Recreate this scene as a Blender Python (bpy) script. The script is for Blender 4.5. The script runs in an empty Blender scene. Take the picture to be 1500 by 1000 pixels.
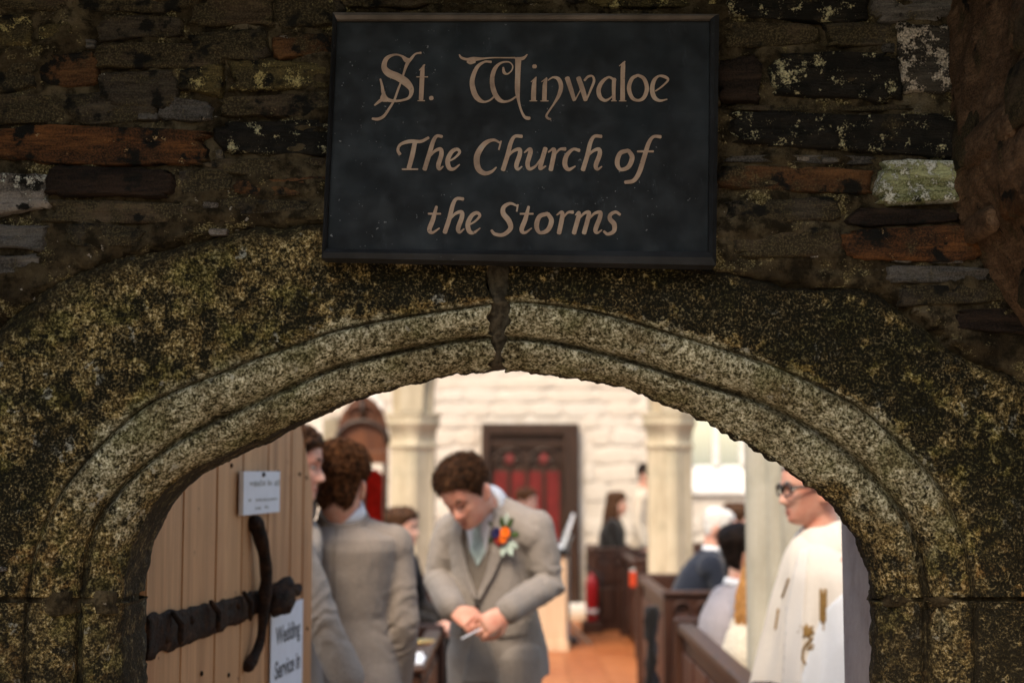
import bpy, bmesh, math, random
import numpy as np
from mathutils import Vector, Matrix, noise
from mathutils.bvhtree import BVHTree

R = math.radians
scene = bpy.context.scene
COL = scene.collection
F = 2083.333                     # focal length of the lens in photo pixels (50 mm on 36 mm)
PITCH = math.atan(190 / F)
EYE = 1.6

# ------------------------------------------------------------------ camera
cam_d = bpy.data.cameras.new('camera')
cam_d.lens = 50
cam_d.sensor_width = 36
cam_d.clip_start = 0.05
cam_d.clip_end = 2000
cam_d.dof.use_dof = True
cam_d.dof.focus_distance = 2.38
cam_d.dof.aperture_fstop = 3.2
cam = bpy.data.objects.new('camera', cam_d)
cam.location = (0, 0, EYE)
cam.rotation_euler = (R(90) + PITCH, 0, 0)
COL.objects.link(cam)
scene.camera = cam

# ------------------------------------------------------------------ world and sun
SUN_EL, SUN_AZ = 52, 205          # azimuth clockwise from +y: behind the camera, a little left
world = bpy.data.worlds.new('World')
scene.world = world
world.use_nodes = True
wn = world.node_tree
sky = wn.nodes.new('ShaderNodeTexSky')
sky.sky_type = 'NISHITA'
sky.sun_disc = False
sky.sun_elevation = R(SUN_EL)
sky.sun_rotation = R(SUN_AZ)
sky.air_density = 1.5
sky.dust_density = 2.0
sky.ozone_density = 0.4
wn.nodes['Background'].inputs['Strength'].default_value = 0.13
wn.links.new(sky.outputs[0], wn.nodes['Background'].inputs[0])
sun_d = bpy.data.lights.new('sun', 'SUN')
sun_d.energy = 2.0
sun_d.angle = R(24)
sun_d.color = (1.0, 0.81, 0.60)
sun = bpy.data.objects.new('sun', sun_d)
sd = Vector((math.sin(R(SUN_AZ)) * math.cos(R(SUN_EL)), math.cos(R(SUN_AZ)) * math.cos(R(SUN_EL)), math.sin(R(SUN_EL))))
sun.rotation_euler = sd.to_track_quat('Z', 'Y').to_euler()
sun.location = sd * 30
COL.objects.link(sun)
vs = scene.view_settings
scene.display_settings.display_device = 'sRGB'
vs.view_transform = 'Standard'
vs.look = 'None'
vs.gamma = 1.0
vs.use_curve_mapping = False
vs.exposure = 1.25
cy = scene.cycles
cy.max_bounces = 10
cy.diffuse_bounces = 6
cy.glossy_bounces = 4
cy.use_denoising = True

# ------------------------------------------------------------------ helpers
def P(px, py, Y):
    """point at world depth Y whose picture lies at photo pixel (px, py): how the photo was measured"""
    u = (px - 750) / F
    v = (500 - py) / F
    d = Vector((u, math.cos(PITCH) - v * math.sin(PITCH), math.sin(PITCH) + v * math.cos(PITCH)))
    s = Y / d.y
    return Vector((d.x * s, Y, EYE + d.z * s))

def mesh_from(name, verts, faces, smooth=False):
    me = bpy.data.meshes.new(name)
    me.from_pydata([tuple(v) for v in verts], [], faces)
    me.update()
    if smooth:
        me.polygons.foreach_set('use_smooth', [True] * len(me.polygons))
    return me

def obj(name, me, mt=None, parent=None, loc=None):
    if isinstance(me, bmesh.types.BMesh):
        bm = me
        me = bpy.data.meshes.new(name)
        bm.to_mesh(me)
        bm.free()
    o = bpy.data.objects.new(name, me)
    if mt is not None and len(me.materials) == 0:
        me.materials.append(mt)
    if parent is not None:
        o.parent = parent
    if loc is not None:
        o.location = loc
    COL.objects.link(o)
    return o

def tag(o, label=None, cat=None, group=None, kind=None):
    if label: o['label'] = label
    if cat: o['category'] = cat
    if group: o['group'] = group
    if kind: o['kind'] = kind
    return o

def empty(name, loc=(0, 0, 0), rz=0, parent=None):
    o = bpy.data.objects.new(name, None)
    o.location = loc
    o.rotation_euler = (0, 0, rz)
    o.empty_display_size = 0.1
    if parent is not None: o.parent = parent
    COL.objects.link(o)
    return o

def smooth(bm):
    for f in bm.faces: f.smooth = True
    return bm

def add_box(bm, lo, hi, bevel=0.0, rot=None, org=None):
    lo = Vector(lo); hi = Vector(hi)
    r = bmesh.ops.create_cube(bm, size=1.0)
    vs_ = r['verts']
    for v in vs_:
        v.co = Vector(((v.co.x + .5) * (hi.x - lo.x) + lo.x, (v.co.y + .5) * (hi.y - lo.y) + lo.y, (v.co.z + .5) * (hi.z - lo.z) + lo.z))
    if bevel > 0:
        es = list({e for v in vs_ for e in v.link_edges})
        nb = bmesh.ops.bevel(bm, geom=es, offset=bevel, segments=2, affect='EDGES', profile=0.5)
        vs_ = list({v for f in nb['faces'] for v in f.verts} | {v for v in vs_ if v.is_valid})
    if rot is not None:
        c = Vector(org) if org is not None else (lo + hi) / 2
        for v in vs_: v.co = c + rot @ (v.co - c)
    return vs_

def box_bm(lo, hi, bevel=0.0):
    bm = bmesh.new(); add_box(bm, lo, hi, bevel); return bm

def frames(pts):
    pts = [Vector(p) for p in pts]
    out = []
    n = len(pts)
    ref = None
    for i in range(n):
        t = (pts[min(i + 1, n - 1)] - pts[max(i - 1, 0)])
        t = t.normalized() if t.length > 1e-9 else Vector((0, 0, 1))
        if ref is None:
            ref = t.orthogonal().normalized()
        ref = (ref - t * ref.dot(t))
        ref = ref.normalized() if ref.length > 1e-6 else t.orthogonal().normalized()
        out.append((t, ref.copy(), t.cross(ref).normalized()))
    return out

def add_tube(bm, pts, radii, n=10, round_ends=True):
    """closed tapered tube through pts"""
    pts = [Vector(p) for p in pts]
    if not hasattr(radii, '__len__'): radii = [radii] * len(pts)
    fr = frames(pts)
    rings = []
    if round_ends:
        t = fr[0][0]
        for a in (75, 45, 20):
            rings.append((pts[0] - t * radii[0] * math.sin(R(a)), radii[0] * math.cos(R(a)), fr[0]))
    for p, r_, f in zip(pts, radii, fr): rings.append((p, r_, f))
    if round_ends:
        t = fr[-1][0]
        for a in (20, 45, 75):
            rings.append((pts[-1] + t * radii[-1] * math.sin(R(a)), radii[-1] * math.cos(R(a)), fr[-1]))
    prev = None; first = None
    for c, r_, (t, u, w) in rings:
        cur = [bm.verts.new(c + (u * math.cos(2 * math.pi * k / n) + w * math.sin(2 * math.pi * k / n)) * r_) for k in range(n)]
        if prev:
            for k in range(n): bm.faces.new((prev[k], prev[(k + 1) % n], cur[(k + 1) % n], cur[k]))
        else: first = cur
        prev = cur
    bm.faces.new(list(reversed(first))); bm.faces.new(prev)

def add_loft(bm, rings, n=24):
    """rings: (centre, xaxis*rx, yaxis*ry [, power])"""
    prev = None; first = None
    for rg in rings:
        c, ax, ay = rg[:3]
        p = rg[3] if len(rg) > 3 else 2.0
        cur = []
        for k in range(n):
            a = 2 * math.pi * k / n
            ca, sa = math.cos(a), math.sin(a)
            x = math.copysign(abs(ca) ** (2 / p), ca); y = math.copysign(abs(sa) ** (2 / p), sa)
            cur.append(bm.verts.new(Vector(c) + ax * x + ay * y))
        if prev:
            for k in range(n): bm.faces.new((prev[k], prev[(k + 1) % n], cur[(k + 1) % n], cur[k]))
        else: first = cur
        prev = cur
    bm.faces.new(list(reversed(first))); bm.faces.new(prev)

def add_prism(bm, pts2, axis_fn, d0, d1):
    """extrude a 2-D outline: axis_fn(u, v, d) -> point"""
    a = [bm.verts.new(axis_fn(u, v, d0)) for u, v in pts2]
    b = [bm.verts.new(axis_fn(u, v, d1)) for u, v in pts2]
    n = len(pts2)
    bm.faces.new(a); bm.faces.new(list(reversed(b)))
    for k in range(n): bm.faces.new((a[(k + 1) % n], a[k], b[k], b[(k + 1) % n]))
    return a + b

def catmull(pts, n=10):
    """Catmull-Rom through tuples of any length"""
    p = [np.array(q, float) for q in pts]
    p = [2 * p[0] - p[1]] + p + [2 * p[-1] - p[-2]]
    out = []
    for i in range(1, len(p) - 2):
        for k in range(n):
            t = k / n
            out.append(0.5 * ((2 * p[i]) + (-p[i-1] + p[i+1]) * t + (2*p[i-1] - 5*p[i] + 4*p[i+1] - p[i+2]) * t*t + (-p[i-1] + 3*p[i] - 3*p[i+1] + p[i+2]) * t**3))
    out.append(p[-2])
    return out

def resample(pts, n):
    pts = [np.array(q, float) for q in pts]
    L = [0]
    for a, b in zip(pts, pts[1:]): L.append(L[-1] + float(np.linalg.norm((b - a)[:2])))
    L = np.array(L); A = np.array(pts)
    ts = np.linspace(0, L[-1], n)
    return np.stack([np.interp(ts, L, A[:, k]) for k in range(A.shape[1])], 1)

def fbm(p, octaves=4):
    return noise.fractal(p, 1.0, 2.0, octaves, noise_basis='PERLIN_ORIGINAL')

def sstep(a, b, x):
    t = max(0.0, min(1.0, (x - a) / (b - a)))
    return t * t * (3 - 2 * t)

# ------------------------------------------------------------------ materials
class MT:
    """small builder for node materials"""
    def __init__(self, name, rough=0.8, spec=0.3):
        self.m = bpy.data.materials.new(name)
        self.m.use_nodes = True
        self.nt = self.m.node_tree
        self.b = self.nt.nodes['Principled BSDF']
        self.b.inputs['Roughness'].default_value = rough
        self.b.inputs['Specular IOR Level'].default_value = spec
        tc = self.nt.nodes.new('ShaderNodeTexCoord')
        self.co = tc.outputs['Object']
        self.gen = tc.outputs['Generated']
    def _in(self, sock, v):
        if v is None: return
        if isinstance(v, bpy.types.NodeSocket): self.nt.links.new(v, sock)
        elif isinstance(v, (tuple, list)) and len(v) == 3 and sock.type == 'RGBA': sock.default_value = (*v, 1)
        else: sock.default_value = v
    def node(self, t, ins=None, **kw):
        n = self.nt.nodes.new(t)
        for k, v in kw.items(): setattr(n, k, v)
        for k, v in (ins or {}).items(): self._in(n.inputs[k], v)
        return n
    def noise(self, scale, detail=4, rough=0.55, vec=None, dist=0.0):
        return self.node('ShaderNodeTexNoise', {'Vector': vec or self.co, 'Scale': scale, 'Detail': detail, 'Roughness': rough, 'Distortion': dist}).outputs['Fac']
    def voro(self, scale, vec=None, feature='F1', rnd=1.0):
        return self.node('ShaderNodeTexVoronoi', {'Vector': vec or self.co, 'Scale': scale, 'Randomness': rnd}, feature=feature).outputs['Distance']
    def scaled(self, s, vec=None):
        return self.node('ShaderNodeMapping', {'Vector': vec or self.co, 'Scale': s}).outputs[0]
    def ramp(self, fac, stops, interp='LINEAR'):
        n = self.node('ShaderNodeValToRGB', {'Fac': fac})
        cr = n.color_ramp; cr.interpolation = interp
        while len(cr.elements) < len(stops): cr.elements.new(0.5)
        for e, (p, c) in zip(cr.elements, stops):
            e.position = p
            e.color = (c, c, c, 1) if not hasattr(c, '__len__') else (*c, 1)
        return n.outputs['Color']
    def mix(self, fac, a, b, mode='MIX'):
        n = self.node('ShaderNodeMix', data_type='RGBA', blend_type=mode)
        self._in(n.inputs[0], fac); self._in(n.inputs[6], a); self._in(n.inputs[7], b)
        return n.outputs[2]
    def math(self, op, a, b=None, clamp=False):
        n = self.node('ShaderNodeMath', operation=op, use_clamp=clamp)
        self._in(n.inputs[0], a)
        if b is not None: self._in(n.inputs[1], b)
        return n.outputs[0]
    def map(self, v, a, b, c=0.0, d=1.0):
        n = self.node('ShaderNodeMapRange', {'Value': v, 'From Min': a, 'From Max': b, 'To Min': c, 'To Max': d}, interpolation_type='SMOOTHSTEP')
        return n.outputs[0]
    def attr(self, name):
        return self.node('ShaderNodeAttribute', attribute_name=name)
    def rnd(self):
        return self.node('ShaderNodeObjectInfo').outputs['Random']
    def bump(self, h, strength=0.5, dist=0.005, nrm=None):
        n = self.node('ShaderNodeBump', {'Height': h, 'Strength': strength, 'Distance': dist})
        if nrm is not None: self._in(n.inputs['Normal'], nrm)
        return n.outputs[0]
    def out(self, col=None, rough=None, nrm=None):
        if col is not None: self._in(self.b.inputs['Base Color'], col)
        if rough is not None: self._in(self.b.inputs['Roughness'], rough)
        if nrm is not None: self._in(self.b.inputs['Normal'], nrm)
        return self.m

def m_plain(name, col, rough=0.7, spec=0.3, var=0.15, scale=30, bump=0.15, dist=0.002, metal=0.0):
    t = MT(name, rough, spec)
    n = t.noise(scale, 5)
    c = t.mix(t.map(n, .3, .7), tuple(x * (1 - var) for x in col), tuple(min(1, x * (1 + var)) for x in col))
    t.b.inputs['Metallic'].default_value = metal
    return t.out(c, nrm=t.bump(n, bump, dist))
# granite of the doorway, crusted with lichen; attributes (painted per vertex) spread the growth over the stone and paint the crown as more brightly lit
def m_granite():
    t = MT('lichened_granite', 0.92, 0.15)
    at = t.attr('growth').outputs['Color']
    sep = t.node('ShaderNodeSeparateColor', {'Color': at})
    clean_lit, black, ochre = sep.outputs[0], sep.outputs[1], sep.outputs[2]
    g1 = t.noise(230, 2, .65)
    g2 = t.noise(100, 3, .65)
    g = t.math('ADD', t.math('MULTIPLY', g1, .55), t.math('MULTIPLY', g2, .45))
    base = t.ramp(g, [(.37, (.020, .017, .008)), (.45, (.135, .118, .060)), (.525, (.41, .37, .235)), (.62, (.82, .77, .58))])
    lich = t.ramp(g, [(.39, (.009, .007, .003)), (.47, (.074, .050, .016)), (.545, (.25, .175, .064)), (.63, (.66, .53, .29))])
    orange = t.ramp(g, [(.38, (.020, .012, .005)), (.47, (.12, .064, .018)), (.56, (.30, .175, .06)), (.66, (.50, .36, .19))])
    green = t.ramp(g, [(.36, (.012, .012, .003)), (.50, (.075, .070, .014)), (.64, (.28, .26, .075))])
    big = t.noise(5, 5, .6)
    mid = t.noise(17, 6, .65)
    # yellow-green crust over bare stone
    lm = t.map(t.math('ADD', t.math('ADD', mid, t.math('MULTIPLY', big, .5)), t.math('MULTIPLY', clean_lit, -.42)), .42, .62)
    lm2 = t.math('MULTIPLY', lm, t.map(g2, .25, .55, .65, 1.0))
    col = t.mix(lm2, base, lich)
    gm = t.map(t.noise(9, 5, .6, vec=t.scaled((1, 1, 1.3))), .50, .62)
    col = t.mix(t.math('MULTIPLY', gm, t.map(clean_lit, 0, 1, .55, .60)), col, green)
    om = t.math('MULTIPLY', t.map(t.noise(13, 5, .65, dist=.6), .53, .66), ochre)
    col = t.mix(om, col, orange)
    clump = t.map(t.noise(42, 4, .6, dist=.5), .36, .64, .50, 1.30)
    col = t.mix(t.map(clean_lit, 0, 1, 1.0, .35), col, t.node('ShaderNodeVectorMath', {0: col, 'Scale': clump}, operation='SCALE').outputs[0])
    stain = t.map(t.noise(9, 6, .68, dist=.5), .44, .64, 0, .80)
    col = t.mix(t.math('MULTIPLY', stain, clean_lit), col, t.ramp(g, [(.38, (.012, .009, .004)), (.48, (.090, .068, .030)), (.56, (.22, .17, .085)), (.66, (.42, .35, .21))]))
    # pale crusts
    pm = t.map(t.math('ADD', t.noise(24, 7, .7), t.math('MULTIPLY', g1, .12)), .67, .73)
    col = t.mix(t.math('MULTIPLY', pm, .8), col, (.46, .44, .36))
    # black blotches: soft clouds broken up by the grain, plus round spots
    cl = t.math('ADD', t.noise(30, 4, .58, dist=.4), t.math('MULTIPLY', g2, .16))
    cl = t.math('ADD', cl, t.math('MULTIPLY', t.noise(6, 3), .35))
    th = t.math('SUBTRACT', cl, t.math('MULTIPLY', t.math('SUBTRACT', 1.0, black), .42))
    bm_ = t.map(th, .620, .672)
    wob = t.node('ShaderNodeVectorMath', {0: t.co, 1: t.node('ShaderNodeVectorMath', {0: t.node('ShaderNodeTexNoise', {'Vector': t.co, 'Scale': 60.0, 'Detail': 3.0}).outputs['Color'], 1: (.012, .012, .012)}, operation='MULTIPLY').outputs[0]}, operation='ADD').outputs[0]
    vs1 = t.voro(30, vec=wob)
    sp = t.math('MULTIPLY', t.math('SUBTRACT', 1.0, t.map(vs1, .17, .30)), t.map(t.math('ADD', t.noise(7, 2), t.math('MULTIPLY', black, .30)), .58, .70))
    vs2 = t.voro(75, vec=wob)
    sp2 = t.math('MULTIPLY', t.math('SUBTRACT', 1.0, t.map(vs2, .15, .30)), t.map(t.math('ADD', t.noise(11, 2), t.math('MULTIPLY', black, .25)), .60, .72))
    bk = t.math('MAXIMUM', t.math('MAXIMUM', bm_, sp), sp2)
    bk = t.math('MULTIPLY', bk, t.map(g1, .42, .70, .98, .55))
    bcol = t.mix(g2, (.006, .006, .004), (.020, .018, .010))
    col = t.mix(bk, col, bcol)
    # brown darkening low on the jambs and in joints, quirks and soffit
    dirt_dark = t.attr('dirt_dark').outputs['Fac']
    col = t.mix(t.math('MULTIPLY', dirt_dark, t.map(g2, .3, .7, 1.0, .75)), col, (.022, .017, .010))
    h = t.math('ADD', t.math('MULTIPLY', g, 1.0), t.math('MULTIPLY', bk, -.45))
    h = t.math('ADD', h, t.math('MULTIPLY', mid, .6))
    return t.out(col, nrm=t.bump(h, .85, .006))

def m_rubble(name, lo, hi, crust=(.30, .26, .13), crust_amt=.3, streak=1.0, black=.3, moss=.3, rough=.8, band=True):
    lo = tuple(x * .95 for x in lo); hi = tuple(x * 1.05 for x in hi); black += .10; moss += .12
    """slate / killas rubble: bedded along x, with crusts, moss and black growth"""
    t = MT(name, rough, .25)
    r = t.rnd()
    off = t.node('ShaderNodeCombineXYZ', {'X': t.math('MULTIPLY', r, 37.0), 'Y': t.math('MULTIPLY', r, 11.0), 'Z': t.math('MULTIPLY', r, 53.0)}).outputs[0]
    v = t.node('ShaderNodeVectorMath', {0: t.co, 1: off}, operation='ADD').outputs[0]
    g = t.noise(300, 3, .6, vec=v)
    n1 = t.noise(14, 7, .62, vec=t.scaled((.35, 1, 2.2), v), dist=.5)
    n2 = t.noise(60, 5, .6, vec=t.scaled((.3, 1, 2.6), v))
    base = t.ramp(n1, [(.30, tuple(x * .55 for x in lo)), (.45, lo), (.60, hi), (.75, tuple(x * 1.35 for x in hi))])
    base = t.mix(t.map(n2, .35, .7, 0, .65 * streak), base, tuple(x * .35 for x in lo))
    base = t.mix(t.map(g, .35, .7, .0, .30), base, tuple(min(1, x * 2.2) for x in hi))
    mm = t.map(t.math('ADD', t.noise(11, 6, .65, vec=v), t.math('MULTIPLY', g, .15)), .74 - .42 * moss, .84 - .42 * moss)
    base = t.mix(t.math('MULTIPLY', mm, .85), base, t.ramp(g, [(.35, (.014, .010, .005)), (.5, (.046, .034, .015)), (.66, (.14, .108, .050))]))
    bk = t.map(t.math('ADD', t.noise(20, 6, .65, vec=v), t.math('MULTIPLY', g, .15)), .78 - .40 * black, .86 - .40 * black)
    base = t.mix(bk, base, (.007, .006, .004))
    cm = t.map(t.math('ADD', t.noise(30, 8, .72, vec=v), t.math('MULTIPLY', g, .22)), .86 - .33 * crust_amt, .90 - .33 * crust_amt)
    base = t.mix(cm, base, t.ramp(g, [(.33, tuple(x * .35 for x in crust)), (.5, crust), (.68, tuple(min(.8, x * 1.9) for x in crust))]))
    h = t.math('ADD', t.math('MULTIPLY', n1, 1.2), t.math('ADD', t.math('MULTIPLY', n2, .7), t.math('MULTIPLY', g, .25)))
    h = t.math('ADD', h, t.math('MULTIPLY', cm, .35))
    return t.out(base, nrm=t.bump(h, .9, .010))

def m_mortar():
    t = MT('mossy_mortar', .95, .1)
    g = t.noise(280, 3, .6)
    n = t.noise(9, 8, .65)
    n2 = t.noise(38, 6, .65)
    c = t.ramp(n, [(.30, (.022, .015, .008)), (.46, (.062, .044, .023)), (.60, (.120, .090, .050)), (.75, (.20, .16, .11))])
    c = t.mix(t.map(n2, .42, .62, 0, .85), c, (.012, .009, .005))
    c = t.mix(t.map(t.math('ADD', t.noise(16, 7, .68), t.math('MULTIPLY', g, .2)), .66, .74), c, t.ramp(g, [(.35, (.03, .022, .009)), (.52, (.14, .105, .040)), (.66, (.40, .33, .18))]))
    c = t.mix(t.map(t.noise(45, 5, .65), .67, .71), c, (.34, .29, .23))
    h = t.math('ADD', t.math('ADD', n, t.math('MULTIPLY', n2, .8)), t.math('MULTIPLY', g, .3))
    return t.out(c, nrm=t.bump(h, 1.0, .012))

def m_board(name, lo, hi):
    """weathered black paint with chalky scuffs"""
    t = MT(name, .42, .25)
    n = t.noise(6, 6, .6)
    scr = t.noise(70, 6, .7, vec=t.scaled((1.0, 1, .35)))
    c = t.mix(t.map(n, .35, .7), lo, hi)
    low = t.map(t.node('ShaderNodeSeparateXYZ', {'Vector': t.co}).outputs[2], -.05, .40, 1.0, .25)
    sc = t.math('MULTIPLY', t.math('MULTIPLY', t.map(scr, .53, .70), t.map(t.noise(11, 5, .65), .50, .64)), low)
    c = t.mix(t.math('MULTIPLY', sc, .7), c, (.10, .125, .15))
    fleck = t.math('MULTIPLY', t.map(t.noise(150, 2, .5), .715, .74), t.map(t.noise(5, 3, .6), .5, .62))
    c = t.mix(t.math('MULTIPLY', fleck, .6), c, (.30, .30, .30))
    grain = t.noise(120, 3, .5, vec=t.scaled((.04, 1, 1)))
    h = t.math('ADD', t.math('MULTIPLY', grain, .5), t.math('MULTIPLY', n, .3))
    return t.out(c, rough=t.map(t.noise(18, 5, .6), .3, .7, .48, .72), nrm=t.bump(h, .25, .002))

def m_letter():
    t = MT('faded_gold_paint', .6, .35)
    n = t.noise(26, 6, .65)
    c = t.ramp(n, [(.30, (.26, .175, .12)), (.50, (.43, .29, .20)), (.62, (.48, .35, .25)), (.75, (.38, .35, .32))])
    wear = t.map(t.noise(120, 5, .7), .62, .72, 0, .75)
    c = t.mix(wear, c, (.05, .045, .04))
    return t.out(c)

def m_pine():
    t = MT('pine_boards', .55, .35)
    r = t.rnd()
    off = t.node('ShaderNodeCombineXYZ', {'X': t.math('MULTIPLY', r, 9.0), 'Y': t.math('MULTIPLY', r, 31.0), 'Z': t.math('MULTIPLY', r, 17.0)}).outputs[0]
    v = t.node('ShaderNodeVectorMath', {0: t.co, 1: off}, operation='ADD').outputs[0]
    gr = t.noise(26, 6, .6, vec=t.scaled((1, 1, .05), v), dist=.8)
    fine = t.noise(110, 4, .65, vec=t.scaled((1, 1, .02), v))
    c = t.ramp(gr, [(.3, (.23, .105, .042)), (.45, (.39, .195, .085)), (.55, (.46, .24, .112)), (.7, (.54, .30, .148))])
    c = t.mix(t.map(fine, .42, .70, 0, .65), c, (.17, .075, .032))
    c = t.mix(t.map(r, 0, 1, 0, .35), c, (.56, .335, .165))
    c = t.mix(t.map(t.noise(4, 5, .6, vec=v), .50, .75, 0, .55), c, (.27, .14, .065))
    c = t.mix(t.map(t.noise(22, 3, .5, vec=v), .70, .74), c, (.07, .035, .018))
    c = t.mix(t.map(t.noise(7, 5, .65, vec=t.scaled((1, 1, .35), v)), .52, .70, 0, .5), c, (.30, .12, .045))
    return t.out(c, nrm=t.bump(t.math('ADD', gr, fine), .25, .002))

def m_iron():
    t = MT('rusted_iron', .55, .16)
    n = t.noise(30, 7, .68)
    c = t.ramp(n, [(.35, (.007, .004, .002)), (.50, (.024, .012, .007)), (.62, (.062, .032, .018)), (.75, (.15, .10, .07))])
    return t.out(c, rough=t.map(n, .3, .7, .60, .90), nrm=t.bump(t.math('ADD', n, t.noise(110, 4, .7)), 1.0, .010))

def m_wood(name, lo, hi, rough=.45, vert=True):
    t = MT(name, rough, .4)
    v = t.scaled((1, 1, .08) if vert else (.08, .08, 1))
    n = t.noise(30, 5, .6, vec=v, dist=.5)
    c = t.mix(t.map(n, .3, .7), lo, hi)
    return t.out(c, nrm=t.bump(n, .2, .002))

def m_limewash():
    t = MT('limewashed_stone', .9, .15)
    r = t.rnd()
    n = t.noise(7, 6, .6)
    c = t.mix(t.map(n, .35, .7), (.56, .50, .42), (.66, .605, .53))
    c = t.mix(t.map(r, 0, 1, 0, .35), c, (.58, .48, .37))
    c = t.mix(t.map(t.noise(22, 5, .6), .56, .75, 0, .45), c, (.40, .31, .225))
    return t.out(c, nrm=t.bump(t.math('ADD', n, t.noise(50, 4)), .35, .008))

def m_pier(name='pier_stone', cols=((.36, .30, .205), (.48, .41, .29), (.56, .49, .36)), stain=(.28, .26, .18)):
    t = MT(name, .85, .2)
    n = t.noise(5, 6, .6, vec=t.scaled((1, 1, .4)))
    c = t.ramp(n, [(.3, cols[0]), (.5, cols[1]), (.7, cols[2])])
    c = t.mix(t.map(t.noise(3, 4), .52, .7, 0, .55), c, stain)
    g = t.noise(160, 3)
    c = t.mix(t.map(g, .35, .7, 0, .3), c, (.32, .27, .18))
    return t.out(c, nrm=t.bump(t.math('ADD', n, t.math('MULTIPLY', g, .3)), .4, .005))

def m_plaster():
    t = MT('grey_plaster', .85, .2)
    n = t.noise(7, 7, .62)
    c = t.ramp(n, [(.3, (.30, .255, .245)), (.5, (.42, .365, .35)), (.7, (.50, .445, .42))])
    rough_ = t.map(t.noise(18, 6, .7), .60, .68)
    up = t.map(t.node('ShaderNodeSeparateXYZ', {'Vector': t.co}).outputs[2], 1.42, 1.58)
    pit = t.math('MULTIPLY', rough_, up)
    c = t.mix(t.math('MULTIPLY', pit, .8), c, (.20, .16, .13))
    return t.out(c, nrm=t.bump(t.math('SUBTRACT', n, t.math('MULTIPLY', pit, .8)), .8, .012))

def m_tile():
    t = MT('terracotta_tile', .42, .45)
    r = t.rnd()
    n = t.noise(8, 5, .6)
    c = t.mix(t.map(n, .35, .7), (.27, .075, .018), (.38, .120, .034))
    c = t.mix(t.map(r, 0, 1, 0, .45), c, (.44, .165, .055))
    return t.out(c, nrm=t.bump(n, .25, .003))

def m_wool(name, col, scale=420):
    t = MT(name, .95, .1)
    n = t.noise(scale, 2, .6)
    n2 = t.noise(7, 4, .5)
    c = t.mix(t.map(n, .35, .65), tuple(x * .70 for x in col), tuple(min(1, x * 1.28) for x in col))
    c = t.mix(t.map(n2, .3, .7, 0, .12), c, tuple(x * .6 for x in col))
    t.b.inputs['Sheen Weight'].default_value = .15
    return t.out(c, nrm=t.bump(n, .3, .001))

def m_skin(name, col, pink=.35):
    t = MT(name, .5, .4)
    n = t.noise(22, 5, .6)
    c = t.mix(t.map(n, .35, .7), col, (col[0] * .92, col[1] * .66, col[2] * .60))
    c = t.mix(pink * .35, c, (.62, .22, .17))
    t.b.inputs['Subsurface Weight'].default_value = .12
    t.b.inputs['Subsurface Radius'].default_value = (.02, .008, .004)
    t.b.inputs['Subsurface Scale'].default_value = .3
    return t.out(c, nrm=t.bump(t.noise(140, 3), .15, .001))

def m_hair(name, lo, hi):
    t = MT(name, .6, .12)
    n = t.noise(60, 4, .6)
    return t.out(t.mix(t.map(n, .35, .68), lo, hi))

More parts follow.
